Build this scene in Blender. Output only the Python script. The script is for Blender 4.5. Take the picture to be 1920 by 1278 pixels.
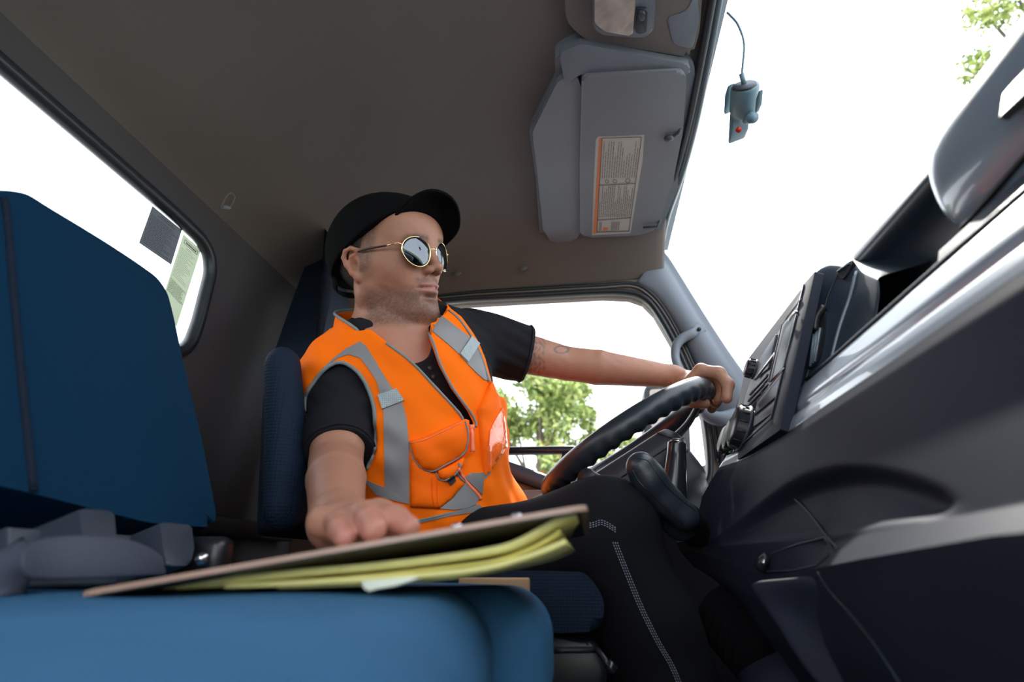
import bpy, bmesh, math, random, time
import numpy as np
from math import sin, cos, tan, atan, atan2, radians, pi, hypot, sqrt
from mathutils import Vector, Matrix, noise
from mathutils.bvhtree import BVHTree
from mathutils.geometry import delaunay_2d_cdt
T0 = time.time()
for o in list(bpy.data.objects): bpy.data.objects.remove(o)
random.seed(7)
SC = bpy.context.scene
COL = SC.collection
V = Vector
# cab frame: X forward (windscreen), Y towards the driver's door, Z up, metres above the cab floor
# ------------------------------------------------------------------ camera
CAM = np.array([0., 0., .53]); FPX = 1000.
TH = atan(.42); YAW = atan(150 / hypot(1000., 420.))
cf = np.array([-sin(YAW)*cos(TH), cos(YAW)*cos(TH), sin(TH)])
cr = np.array([cos(YAW), sin(YAW), 0.]); cu = np.cross(cr, cf)
cd = bpy.data.cameras.new('camera'); cam = bpy.data.objects.new('camera', cd); COL.objects.link(cam)
cam.matrix_world = Matrix(((cr[0], cu[0], -cf[0], CAM[0]), (cr[1], cu[1], -cf[1], CAM[1]), (cr[2], cu[2], -cf[2], CAM[2]), (0, 0, 0, 1)))
cd.sensor_width = 36; cd.lens = 36*FPX/1920; cd.clip_start = .01; cd.clip_end = 500
cd.dof.use_dof = True; cd.dof.focus_distance = .93; cd.dof.aperture_fstop = 3.5
SC.camera = cam
# ------------------------------------------------------------------ world, sun, exposure
SKY_STRENGTH = 3.3
wd = bpy.data.worlds.new('sky'); SC.world = wd; wd.use_nodes = True
nt = wd.node_tree; bgn = nt.nodes['Background']
tc = nt.nodes.new('ShaderNodeTexCoord'); sp = nt.nodes.new('ShaderNodeSeparateXYZ'); rp = nt.nodes.new('ShaderNodeValToRGB')
nt.links.new(tc.outputs['Generated'], sp.inputs[0]); nt.links.new(sp.outputs['Z'], rp.inputs[0]); nt.links.new(rp.outputs[0], bgn.inputs['Color'])
rp.color_ramp.elements[0].color = (.93, .96, 1, 1); rp.color_ramp.elements[1].color = (.80, .88, 1, 1)
bgn.inputs['Strength'].default_value = SKY_STRENGTH
sd = bpy.data.lights.new('sun', 'SUN'); so = bpy.data.objects.new('sun', sd); COL.objects.link(so)
sd.energy = 9; sd.angle = radians(1.5); sd.color = (1, .95, .88)
so.rotation_euler = V((-.22, -.80, -.98)).to_track_quat('-Z', 'Y').to_euler()
SC.view_settings.view_transform = 'Standard'; SC.view_settings.look = 'None'
SC.view_settings.gamma = 1; SC.view_settings.use_curve_mapping = False
SC.view_settings.exposure = 0.2

# ------------------------------------------------------------------ projection helpers (a pixel plus a known distance gives a point)
def ray(x, y): return cf*FPX + cr*(x-960.) - cu*(y-639.)
def W(x, y, Y=None, X=None, Z=None):
    d = ray(x, y)
    t = (Y-CAM[1])/d[1] if Y is not None else ((X-CAM[0])/d[0] if X is not None else (Z-CAM[2])/d[2])
    return V(CAM + d*t)
def WP(x, y, p, n):
    d = V(ray(x, y)); c = V(CAM); return c + d*((V(p)-c).dot(n)/d.dot(n))
def proj(P):
    d = V(P)-V(CAM); z = d.dot(V(cf)); return (960+FPX*d.dot(V(cr))/z, 639-FPX*d.dot(V(cu))/z)

# ------------------------------------------------------------------ object helpers
def link(name, me, mat=None, parent=None, smooth=True):
    o = bpy.data.objects.new(name, me); COL.objects.link(o)
    if mat is not None: me.materials.append(mat)
    if parent is not None: o.parent = parent
    if smooth and len(me.polygons): me.polygons.foreach_set('use_smooth', [True]*len(me.polygons))
    return o
def frombm(name, bm, mat=None, parent=None, smooth=True):
    me = bpy.data.meshes.new(name); bmesh.ops.recalc_face_normals(bm, faces=bm.faces[:]); bm.to_mesh(me); bm.free()
    return link(name, me, mat, parent, smooth)
def tag(o, label=None, cat=None, group=None, kind=None):
    if label: o['label'] = label
    if cat: o['category'] = cat
    if group: o['group'] = group
    if kind: o['kind'] = kind
    return o
def struct(o): o['kind'] = 'structure'; return o
def empty(name, loc=(0, 0, 0)):
    o = bpy.data.objects.new(name, None); COL.objects.link(o); o.location = loc; o.empty_display_size = .05
    return o
def adopt(root):      # children are built in world space; keep them there under a moved empty
    inv = Matrix.Translation(-V(root.location))
    for c in root.children: c.matrix_parent_inverse = inv
def wn(o, ang=40):
    m = o.modifiers.new('wn', 'WEIGHTED_NORMAL'); m.keep_sharp = True; return o
def sharp(o, ang=35):
    o.data.set_sharp_from_angle(angle=radians(ang)); return o

# ------------------------------------------------------------------ materials
def mat(name, col, rough=.6, metal=0., bump=0., bscale=80., var=0., vscale=6., spec=.5, sheen=0., coat=0., weave=None, sss=0., trans=0., emis=None):
    m = bpy.data.materials.new(name); m.use_nodes = True; n = m.node_tree; b = n.nodes['Principled BSDF']
    b.inputs['Base Color'].default_value = (*col, 1); b.inputs['Roughness'].default_value = rough; b.inputs['Metallic'].default_value = metal
    b.inputs['Specular IOR Level'].default_value = spec; b.inputs['Sheen Weight'].default_value = sheen; b.inputs['Coat Weight'].default_value = coat
    tcn = n.nodes.new('ShaderNodeTexCoord')
    if sss: b.inputs['Subsurface Weight'].default_value = sss; b.inputs['Subsurface Radius'].default_value = (.012, .005, .003); b.inputs['Subsurface Scale'].default_value = 1
    if var:
        t = n.nodes.new('ShaderNodeTexNoise'); t.inputs['Scale'].default_value = vscale; t.inputs['Detail'].default_value = 6; n.links.new(tcn.outputs['Object'], t.inputs['Vector'])
        r = n.nodes.new('ShaderNodeMapRange'); r.inputs[1].default_value = .3; r.inputs[2].default_value = .7; r.inputs[3].default_value = 1-var; r.inputs[4].default_value = 1+var; n.links.new(t.outputs[0], r.inputs[0])
        mx = n.nodes.new('ShaderNodeVectorMath'); mx.operation = 'SCALE'; mx.inputs[0].default_value = col; n.links.new(r.outputs[0], mx.inputs['Scale']); n.links.new(mx.outputs[0], b.inputs['Base Color'])
    h = None
    if weave:
        w1 = n.nodes.new('ShaderNodeTexVoronoi'); w1.inputs['Scale'].default_value = weave; w1.inputs['Randomness'].default_value = .15; n.links.new(tcn.outputs['Object'], w1.inputs['Vector']); h = w1.outputs['Distance']
    elif bump:
        t = n.nodes.new('ShaderNodeTexNoise'); t.inputs['Scale'].default_value = bscale; t.inputs['Detail'].default_value = 4; n.links.new(tcn.outputs['Object'], t.inputs['Vector']); h = t.outputs[0]
    if h is not None:
        bu = n.nodes.new('ShaderNodeBump'); bu.inputs['Strength'].default_value = bump or .3; bu.inputs['Distance'].default_value = .002; n.links.new(h, bu.inputs['Height']); n.links.new(bu.outputs[0], b.inputs['Normal'])
    if emis: b.inputs['Emission Color'].default_value = (*emis, 1); b.inputs['Emission Strength'].default_value = 1
    return m
def glassmat(name, tint=(1, 1, 1), refl=.08):
    m = bpy.data.materials.new(name); m.use_nodes = True; n = m.node_tree; n.nodes.remove(n.nodes['Principled BSDF'])
    out = n.nodes['Material Output']; t = n.nodes.new('ShaderNodeBsdfTransparent'); t.inputs[0].default_value = (*tint, 1)
    g = n.nodes.new('ShaderNodeBsdfGlossy'); g.inputs['Roughness'].default_value = .01; f = n.nodes.new('ShaderNodeFresnel'); f.inputs[0].default_value = 1.0+refl*5
    mx = n.nodes.new('ShaderNodeMixShader'); n.links.new(f.outputs[0], mx.inputs[0]); n.links.new(t.outputs[0], mx.inputs[1]); n.links.new(g.outputs[0], mx.inputs[2]); n.links.new(mx.outputs[0], out.inputs[0])
    return m
M = dict(
    liner=mat('headliner', (.128, .110, .102), .85, var=.10, vscale=3, bump=.25, bscale=160, sheen=.1),
    rearwall=mat('rear_wall_plastic', (.060, .056, .062), .75, var=.12, vscale=3, bump=.15, bscale=120),
    overhead=mat('overhead_plastic', (.145, .165, .20), .62, var=.04, bump=.15, bscale=400),
    visor=mat('visor_vinyl', (.175, .185, .21), .6, var=.04, bump=.2, bscale=500),
    pillar=mat('pillar_plastic', (.145, .168, .205), .55, var=.04, bump=.1, bscale=300),
    seal=mat('rubber_seal', (.016, .022, .030), .38),
    sealblue=mat('glass_edge_band', (.035, .055, .075), .3),
    dark=mat('dark_plastic', (.020, .023, .030), .5, bump=.1, bscale=300),
    cowl=mat('cowl_plastic', (.040, .045, .056), .45, bump=.1, bscale=300),
    black=mat('black_plastic', (.012, .013, .016), .35, bump=.06, bscale=400),
    dash=mat('dash_plastic', (.016, .020, .034), .62, var=.06, vscale=5, bump=.12, bscale=700, spec=.16),
    strip=mat('dash_strip_sheen', (.20, .24, .29), .30, var=.06, vscale=5, bump=.05, bscale=700, spec=.6, coat=.6),  # much paler than the dash: the strip's sky reflection is put into the colour
    dashtop=mat('dash_upper_plastic', (.018, .030, .044), .38, var=.05, bump=.12, bscale=600),
    greysheen=mat('dash_grey_sheen', (.17, .215, .26), .26, bump=.05, bscale=500, coat=.6),  # light grey that carries the airbag pod's sun and sky reflections in its colour
    door=mat('door_panel', (.17, .14, .13), .6, bump=.15, bscale=200),
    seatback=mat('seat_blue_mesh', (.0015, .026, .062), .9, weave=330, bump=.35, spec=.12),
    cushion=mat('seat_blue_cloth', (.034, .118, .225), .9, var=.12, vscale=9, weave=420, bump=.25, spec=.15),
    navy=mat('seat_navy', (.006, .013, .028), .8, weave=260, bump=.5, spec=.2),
    greyplastic=mat('grey_plastic', (.040, .050, .070), .5),
    belt=mat('belt_webbing', (.055, .068, .10), .7, bump=.3, bscale=300),
    red=mat('red_button', (.6, .02, .01), .4),
    tan=mat('cardboard', (.36, .22, .11), .8, bump=.2),
    board=mat('hardboard', (.42, .27, .20), .35, var=.08, vscale=40),
    boardback=mat('hardboard_back', (.020, .018, .018), .6),
    yellow=mat('yellow_paper', (.80, .74, .27), .75, var=.05, vscale=60),
    white=mat('white_paper', (.75, .78, .62), .7),
    steel=mat('steel', (.6, .6, .62), .25, metal=1),
    orange=mat('vest_orange', (1.0, .17, .004), .7, bump=.12, bscale=500, spec=.08),
    orange2=mat('vest_pocket_orange', (1.0, .150, .004), .65, bump=.12, bscale=500, spec=.1),
    reflect=mat('reflective_tape', (.205, .20, .205), .42, var=.05, vscale=30, bump=.06, bscale=400, spec=.5),
    piping=mat('grey_piping', (.19, .22, .22), .6),
    tab=mat('grey_webbing_tab', (.36, .42, .44), .45, weave=350, bump=.6),
    pvc=mat('clear_pouch', (1.0, .16, .02), .12, bump=.9, bscale=55, coat=1.0, spec=.9),
    coral=mat('zip_coral', (1.0, .22, .11), .5),
    shirt=mat('shirt_black', (.011, .011, .0145), .9, bump=.25, bscale=500, spec=.2),
    trouser=mat('trouser_black', (.0055, .0055, .008), .92, bump=.25, bscale=400, spec=.2),
    stitch=mat('white_stitching', (.30, .32, .40), .8),
    cap=mat('cap_black', (.0035, .0035, .0045), .95, bump=.25, bscale=500, spec=.12),
    hair=mat('hair_brown', (.028, .020, .016), .9, bump=.6, bscale=400),
    gold=mat('gold_wire', (.85, .62, .33), .18, metal=1),
    lens=mat('mirror_lens', (.10, .11, .125), .02, metal=1.0),
    tortoise=mat('temple_dark', (.03, .02, .015), .3),
    leather=mat('wheel_leather', (.018, .024, .033), .33, bump=.15, bscale=500),
    gloss=mat('gloss_black', (.012, .014, .018), .22, coat=.4),
    mirror=mat('mirror_glass', (.85, .87, .88), .02, metal=1),
    clearlens=mat('lamp_lens', (.42, .36, .33), .15, coat=.8, bump=.8, bscale=40, var=.2, vscale=40),
    camgrey=mat('dashcam_body', (.13, .22, .28), .4),
    bark=mat('bark', (.12, .09, .07), .9), leaf=mat('leaf_green', (.17, .24, .06), .55, var=.35, vscale=4), leaf2=mat('leaf_yellow_green', (.42, .48, .15), .55, var=.3, vscale=4), leafo=mat('leaf_orange', (.55, .16, .06), .6, var=.3, vscale=4),
    grass=mat('ground_grass', (.14, .17, .07), .9, var=.3, vscale=.5), asphalt=mat('asphalt', (.22, .22, .22), .9, var=.15, vscale=1),
    shoe=mat('boot_leather', (.03, .022, .018), .5),
)
def paper(name, col):
    m = bpy.data.materials.new(name); m.use_nodes = True; n = m.node_tree; b = n.nodes['Principled BSDF']; b.inputs['Base Color'].default_value = (*col, 1); b.inputs['Roughness'].default_value = .8
    t = n.nodes.new('ShaderNodeBsdfTranslucent'); t.inputs[0].default_value = (*col, 1); mx = n.nodes.new('ShaderNodeMixShader'); mx.inputs[0].default_value = .5
    n.links.new(b.outputs[0], mx.inputs[1]); n.links.new(t.outputs[0], mx.inputs[2]); n.links.new(mx.outputs[0], n.nodes['Material Output'].inputs[0]); return m
M['glass'] = glassmat('window_glass', (.97, .985, .98), .04)

# ------------------------------------------------------------------ mesh helpers
def catmull(pts, n=6, closed=False):
    P = [V(p) for p in pts]; out = []; N = len(P); rng = range(N if closed else N-1)
    for i in rng:
        if closed: a, b, c, d = P[i-1], P[i], P[(i+1) % N], P[(i+2) % N]
        else: a = P[max(i-1, 0)]; b = P[i]; c = P[i+1]; d = P[min(i+2, N-1)]
        for k in range(n):
            t = k/n; out.append(.5*((2*b)+(c-a)*t+(2*a-5*b+4*c-d)*t*t+(3*b-3*c+d-a)*t**3))
    if not closed: out.append(P[-1].copy())
    return out
def tube(bm, pts, r, seg=10, closed=False, cap=True, flat=None, up=None):
    """sweep a circle (or, with flat=(a,b), an ellipse whose wide axis follows 'up') along a polyline"""
    P = [V(p) for p in pts]; N = len(P); R = r if isinstance(r, (list, tuple)) else [r]*N
    rings = []; prev = None
    for i in range(N):
        if closed: t = (P[(i+1) % N]-P[i-1])
        else: t = P[min(i+1, N-1)]-P[max(i-1, 0)]
        if t.length < 1e-9: t = V((0, 0, 1))
        t.normalize()
        if up is not None: a = (V(up)-t*V(up).dot(t)).normalized()
        elif prev is None: a = t.orthogonal().normalized()
        else: a = (prev-t*prev.dot(t)).normalized()
        prev = a; b = t.cross(a)
        fa, fb = flat if flat else (1, 1)
        rings.append([bm.verts.new(P[i]+(a*cos(2*pi*k/seg)*fa+b*sin(2*pi*k/seg)*fb)*R[i]) for k in range(seg)])
    for i in range(N if closed else N-1):
        A, B = rings[i], rings[(i+1) % N]
        for k in range(seg): bm.faces.new((A[k], A[(k+1) % seg], B[(k+1) % seg], B[k]))
    if cap and not closed: bm.faces.new(rings[0][::-1]); bm.faces.new(rings[-1])
def tubeobj(name, pts, r, m, parent=None, seg=10, smoothn=0, closed=False, flat=None, up=None):
    bm = bmesh.new(); P = catmull(pts, smoothn, closed) if smoothn else pts
    if isinstance(r, (list, tuple)) and smoothn:
        n = len(P); r = list(np.interp(np.linspace(0, 1, n), np.linspace(0, 1, len(r)), r))
    tube(bm, P, r, seg, closed, True, flat, up); return frombm(name, bm, m, parent)
def roundpoly(pts, rad, seg=5):
    """round the corners of a closed 3d polygon"""
    P = [V(p) for p in pts]; N = len(P); out = []
    for i in range(N):
        a, b, c = P[i-1], P[i], P[(i+1) % N]; rr = rad[i] if isinstance(rad, (list, tuple)) else rad
        d1 = (a-b); d2 = (c-b); r1 = min(rr, d1.length*.45, d2.length*.45)
        if r1 < 1e-5: out.append(b); continue
        p1 = b+d1.normalized()*r1; p2 = b+d2.normalized()*r1
        for k in range(seg+1):
            t = k/seg; out.append(p1*(1-t)**2+b*2*t*(1-t)+p2*t*t)
    return out
def slab(name, pts, n, thick, m, parent=None, bevel=0., bseg=3, rad=0., both=False, smooth=True):
    """solid plate: outline pts, extruded by thick along -n, front rim rounded"""
    P = roundpoly(pts, rad) if rad else [V(p) for p in pts]; n = V(n).normalized()
    bm = bmesh.new(); top = [bm.verts.new(p) for p in P]; bot = [bm.verts.new(p-n*thick) for p in P]; N = len(P)
    f = bm.faces.new(top); g = bm.faces.new(bot[::-1])
    for i in range(N): bm.faces.new((top[i], bot[i], bot[(i+1) % N], top[(i+1) % N]))
    if bevel:
        es = list(f.edges)+(list(g.edges) if both else [])
        bmesh.ops.bevel(bm, geom=es, offset=bevel, segments=bseg, profile=.5, affect='EDGES', clamp_overlap=True)
    o = frombm(name, bm, m, parent, smooth); sharp(o, 50); return o
def box(name, c, s, m, parent=None, rot=None, bevel=.003, bseg=2, axes=None):
    bm = bmesh.new(); bmesh.ops.create_cube(bm, size=1)
    for v in bm.verts: v.co = V((v.co.x*s[0], v.co.y*s[1], v.co.z*s[2]))
    if bevel: bmesh.ops.bevel(bm, geom=bm.edges[:], offset=min(bevel, min(s)*.45), segments=bseg, profile=.5, affect='EDGES')
    A = Matrix.Identity(3)
    if axes is not None: A = Matrix((axes[0], axes[1], axes[2])).transposed()
    elif rot is not None: A = rot
    for v in bm.verts: v.co = A @ v.co + V(c)
    o = frombm(name, bm, m, parent); sharp(o, 50); return o
def grid(name, rows, m, parent=None, solid=0., sub=0, smooth=True, closed=False, offset=1):
    bm = bmesh.new(); VV = [[bm.verts.new(V(p)) for p in r] for r in rows]
    for i in range(len(VV)-1):
        for j in range(len(VV[i])-1): bm.faces.new((VV[i][j], VV[i][j+1], VV[i+1][j+1], VV[i+1][j]))
    me = bpy.data.meshes.new(name); bm.to_mesh(me); bm.free(); o = link(name, me, m, parent, smooth)
    if solid: s = o.modifiers.new('s', 'SOLIDIFY'); s.thickness = solid; s.offset = offset
    if sub: s = o.modifiers.new('sub', 'SUBSURF'); s.levels = sub; s.render_levels = sub
    return o
def holeplate(name, outer, inner, n, thick, m, parent=None):
    """plate with a window opening"""
    n = V(n).normalized(); bm = bmesh.new(); es = []
    loops = []
    for L in (outer, inner):
        vs = [bm.verts.new(V(p)) for p in L]; loops.append(vs)
        es += [bm.edges.new((vs[i], vs[(i+1) % len(vs)])) for i in range(len(vs))]
    bmesh.ops.triangle_fill(bm, use_beauty=True, use_dissolve=False, edges=es, normal=n)
    g = bmesh.ops.extrude_face_region(bm, geom=bm.faces[:])
    for v in [x for x in g['geom'] if isinstance(x, bmesh.types.BMVert)]: v.co -= n*thick
    o = frombm(name, bm, m, parent, False); return o

# ------------------------------------------------------------------ signed-distance modeller (smooth blends, surface nets)
class SDF:
    def __init__(s, lo, hi, h):
        s.lo = np.array(lo, np.float32); s.h = h; s.n = (np.ceil((np.array(hi)-np.array(lo))/h).astype(int)+1)
        s.a = np.full(s.n, .05, np.float32); s.ax = [s.lo[i]+h*np.arange(s.n[i], dtype=np.float32) for i in range(3)]
    smooth = 0
    def pxcut(s, poly, fn, neg=False):
        """cut a straight-sided opening; fn picks which side of the garment it goes through"""
        pg = np.array(poly); idx, P = s.near(.049); dd = P-CAM; z_ = dd@cf; X2 = 960+FPX*(dd@cr)/z_; Y2 = 639-FPX*(dd@cu)/z_
        ins = np.zeros(len(X2), bool); dm = np.full(len(X2), 1e9)
        for i in range(len(pg)):
            x1, y1 = pg[i]; x2, y2 = pg[(i+1) % len(pg)]
            ins ^= ((y1 > Y2) != (y2 > Y2)) & (X2 < (x2-x1)*(Y2-y1)/((y2-y1) if y2 != y1 else 1e-9)+x1)
            t_ = np.clip(((X2-x1)*(x2-x1)+(Y2-y1)*(y2-y1))/((x2-x1)**2+(y2-y1)**2+1e-9), 0, 1); dm = np.minimum(dm, np.hypot(X2-x1-t_*(x2-x1), Y2-y1-t_*(y2-y1)))
        sd_ = np.where(ins, dm, -dm)*z_/FPX; m_ = fn(P); ii = idx[m_]
        s.a[ii[:, 0], ii[:, 1], ii[:, 2]] = np.maximum(s.a[ii[:, 0], ii[:, 1], ii[:, 2]], sd_[m_]).astype(np.float32)
    def region(s, lo, hi, pad):
        sl = []
        for i in range(3):
            a = int(max(0, math.floor((lo[i]-pad-s.lo[i])/s.h))); b = int(min(s.n[i], math.ceil((hi[i]+pad-s.lo[i])/s.h)+1))
            if b <= a: return None
            sl.append(slice(a, b))
        return tuple(sl)
    def coords(s, sl): return s.ax[0][sl[0]][:, None, None], s.ax[1][sl[1]][None, :, None], s.ax[2][sl[2]][None, None, :]
    def comb(s, sl, d, k, mode):
        a = s.a[sl]
        if mode == 'u':
            if k > 0: h = np.maximum(k-np.abs(a-d), 0)/k; r = np.minimum(a, d)-h*h*k*.25
            else: r = np.minimum(a, d)
        elif mode == 's':
            d = -d
            if k > 0: h = np.maximum(k-np.abs(a-d), 0)/k; r = np.maximum(a, d)+h*h*k*.25
            else: r = np.maximum(a, d)
        s.a[sl] = r
    def ell(s, c, r, R=None, k=.01, mode='u'):
        c = np.array(c, float); r = np.array(r, float); m = r.max(); sl = s.region(c-m, c+m, k+.012)
        if sl is None: return
        x, y, z = s.coords(sl); x = x-c[0]; y = y-c[1]; z = z-c[2]
        if R is None: R = np.eye(3)
        R = np.array(R, np.float32)
        q = [R[i, 0]*x+R[i, 1]*y+R[i, 2]*z for i in range(3)]
        k0 = np.sqrt((q[0]/r[0])**2+(q[1]/r[1])**2+(q[2]/r[2])**2); k1 = np.sqrt((q[0]/r[0]**2)**2+(q[1]/r[1]**2)**2+(q[2]/r[2]**2)**2)+1e-6
        s.comb(sl, (k0*(k0-1)/k1).astype(np.float32), k, mode)
    def cone(s, a, b, ra, rb, k=.01, mode='u', flat=None, fax=None):
        """tapered capsule; flat<1 squashes along fax"""
        a = np.array(a, float); b = np.array(b, float); m = max(ra, rb)*(max(1, 1/flat) if flat else 1)
        sl = s.region(np.minimum(a, b)-m, np.maximum(a, b)+m, k+.012)
        if sl is None: return
        x, y, z = s.coords(sl); d = b-a; L = float(d@d)+1e-12
        px = x-a[0]; py = y-a[1]; pz = z-a[2]; t = np.clip((px*d[0]+py*d[1]+pz*d[2])/L, 0, 1)
        qx = px-t*d[0]; qy = py-t*d[1]; qz = pz-t*d[2]
        if flat:
            f = np.array(fax, float); f /= np.linalg.norm(f); w = qx*f[0]+qy*f[1]+qz*f[2]; g = 1/flat-1
            qx = qx+w*g*f[0]; qy = qy+w*g*f[1]; qz = qz+w*g*f[2]
        s.comb(sl, (np.sqrt(qx*qx+qy*qy+qz*qz)-(ra+(rb-ra)*t)).astype(np.float32), k, mode)
    def chain(s, pts, rad, k=.008, mode='u', flat=None, fax=None):
        for i in range(len(pts)-1): s.cone(pts[i], pts[i+1], rad[i], rad[i+1], k if i else k, mode, flat, fax)
    def rbox(s, c, hs, rad, R=None, k=.0, mode='u'):
        c = np.array(c, float); hs = np.array(hs, float); m = np.linalg.norm(hs); sl = s.region(c-m, c+m, k+.012)
        if sl is None: return
        x, y, z = s.coords(sl); x = x-c[0]; y = y-c[1]; z = z-c[2]
        if R is None: R = np.eye(3)
        q = [np.abs(R[i][0]*x+R[i][1]*y+R[i][2]*z)-(hs[i]-rad) for i in range(3)]
        o = np.sqrt(np.maximum(q[0], 0)**2+np.maximum(q[1], 0)**2+np.maximum(q[2], 0)**2)+np.minimum(np.maximum(np.maximum(q[0], q[1]), q[2]), 0)-rad
        s.comb(sl, o.astype(np.float32), k, mode)
    def plane(s, p, n, mode='s', k=0.):      # remove what lies on the side n points to
        sl = tuple(slice(0, q) for q in s.n); x, y, z = s.coords(sl); n = np.array(n, float)/np.linalg.norm(n)
        s.comb(sl, (-((x-p[0])*n[0]+(y-p[1])*n[1]+(z-p[2])*n[2])).astype(np.float32), k, 's')
    def near(s, w=.02):
        idx = np.argwhere(np.abs(s.a) < w); P = s.lo+idx*s.h; return idx, P
    def wrinkle(s, fn, w=.02):
        idx, P = s.near(w); s.a[idx[:, 0], idx[:, 1], idx[:, 2]] += fn(P[:, 0], P[:, 1], P[:, 2]).astype(np.float32)
    def verts_faces(s):
        a = s.a; a[0] = a[-1] = .05; a[:, 0] = a[:, -1] = .05; a[:, :, 0] = a[:, :, -1] = .05
        S = (a < 0); nx, ny, nz = S.shape
        cnt = np.zeros((nx-1, ny-1, nz-1), np.uint8)
        for i in (0, 1):
            for j in (0, 1):
                for k in (0, 1): cnt += S[i:nx-1+i, j:ny-1+j, k:nz-1+k]
        act = np.argwhere((cnt > 0) & (cnt < 8)); del cnt
        vid = np.full((nx-1, ny-1, nz-1), -1, np.int32); vid[act[:, 0], act[:, 1], act[:, 2]] = np.arange(len(act))
        acc = np.zeros((len(act), 3)); num = np.zeros(len(act))
        I, J, K = act.T; val = {}
        for i in (0, 1):
            for j in (0, 1):
                for k in (0, 1): val[i, j, k] = a[I+i, J+j, K+k]
        for ax in range(3):
            for u in (0, 1):
                for w in (0, 1):
                    o0 = [0, 0, 0]; o1 = [0, 0, 0]; oth = [q for q in range(3) if q != ax]
                    o0[oth[0]] = o1[oth[0]] = u; o0[oth[1]] = o1[oth[1]] = w; o1[ax] = 1
                    v0 = val[tuple(o0)]; v1 = val[tuple(o1)]; c = (v0 < 0) != (v1 < 0)
                    t = np.where(c, v0/np.where(c, v0-v1, 1), 0); P = np.zeros((len(act), 3)); P[:, ax] = t; P[:, oth[0]] = u; P[:, oth[1]] = w
                    acc[c] += P[c]; num[c] += 1
        verts = s.lo+(act+acc/num[:, None])*s.h
        faces = []
        for ax in range(3):
            A = [slice(0, q) for q in S.shape]; B = list(A); A[ax] = slice(0, S.shape[ax]-1); B[ax] = slice(1, S.shape[ax])
            c = S[tuple(A)] != S[tuple(B)]; e = np.argwhere(c); o1, o2 = [q for q in range(3) if q != ax]
            e = e[(e[:, o1] > 0) & (e[:, o2] > 0)]; flip = S[e[:, 0], e[:, 1], e[:, 2]]
            def g(d1, d2): q = e.copy(); q[:, o1] -= d1; q[:, o2] -= d2; return vid[q[:, 0], q[:, 1], q[:, 2]]
            F = np.stack([g(1, 1), g(0, 1), g(0, 0), g(1, 0)], 1)
            if ax == 1: flip = ~flip
            F[~flip] = F[~flip][:, ::-1]; faces.append(F)
        F = np.concatenate(faces); F = F[(F >= 0).all(1)]
        for _ in range(s.smooth):
            E = np.concatenate([F[:, [0, 1]], F[:, [1, 2]], F[:, [2, 3]], F[:, [3, 0]]]); acc = np.zeros_like(verts); c = np.bincount(E[:, 0], minlength=len(verts))
            for k in range(3): acc[:, k] = np.bincount(E[:, 0], verts[E[:, 1], k], len(verts))
            verts = verts*.4+.6*acc/np.maximum(c, 1)[:, None]
        return verts, F
    def build(s, name, m, parent=None, smoothit=0):
        v, F = s.verts_faces(); me = bpy.data.meshes.new(name)
        me.vertices.add(len(v)); me.vertices.foreach_set('co', v.astype(np.float32).ravel())
        me.loops.add(len(F)*4); me.loops.foreach_set('vertex_index', F.astype(np.int32).ravel())
        me.polygons.add(len(F)); me.polygons.foreach_set('loop_start', np.arange(0, len(F)*4, 4, dtype=np.int32)); me.update(calc_edges=True); me.validate()
        o = link(name, me, m, parent); s.v = v; s.F = F; return o
def bvh_of(v, F): return BVHTree.FromPolygons([tuple(p) for p in v.tolist()], F.tolist())
def hit(bvh, x, y, fallback=None):
    d = V(ray(x, y)).normalized(); r = bvh.ray_cast(V(CAM), d, 5)
    if r[0] is None:
        P = V(CAM)+d*(fallback or 1.); q = bvh.find_nearest(P); return q[0], q[1]
    n = r[1]; return r[0], (n if n.dot(d) < 0 else -n)
def conv(L, ox, oy, s): return [(ox+x*s, oy+y*s) for x, y in L]
def chaikin(P, it=1, closed=True):
    for _ in range(it):
        Q = []; N = len(P)
        for i in range(N if closed else N-1):
            a = P[i]; b = P[(i+1) % N]; Q += [(a[0]*.75+b[0]*.25, a[1]*.75+b[1]*.25), (a[0]*.25+b[0]*.75, a[1]*.25+b[1]*.75)]
        P = Q
    return P
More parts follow.
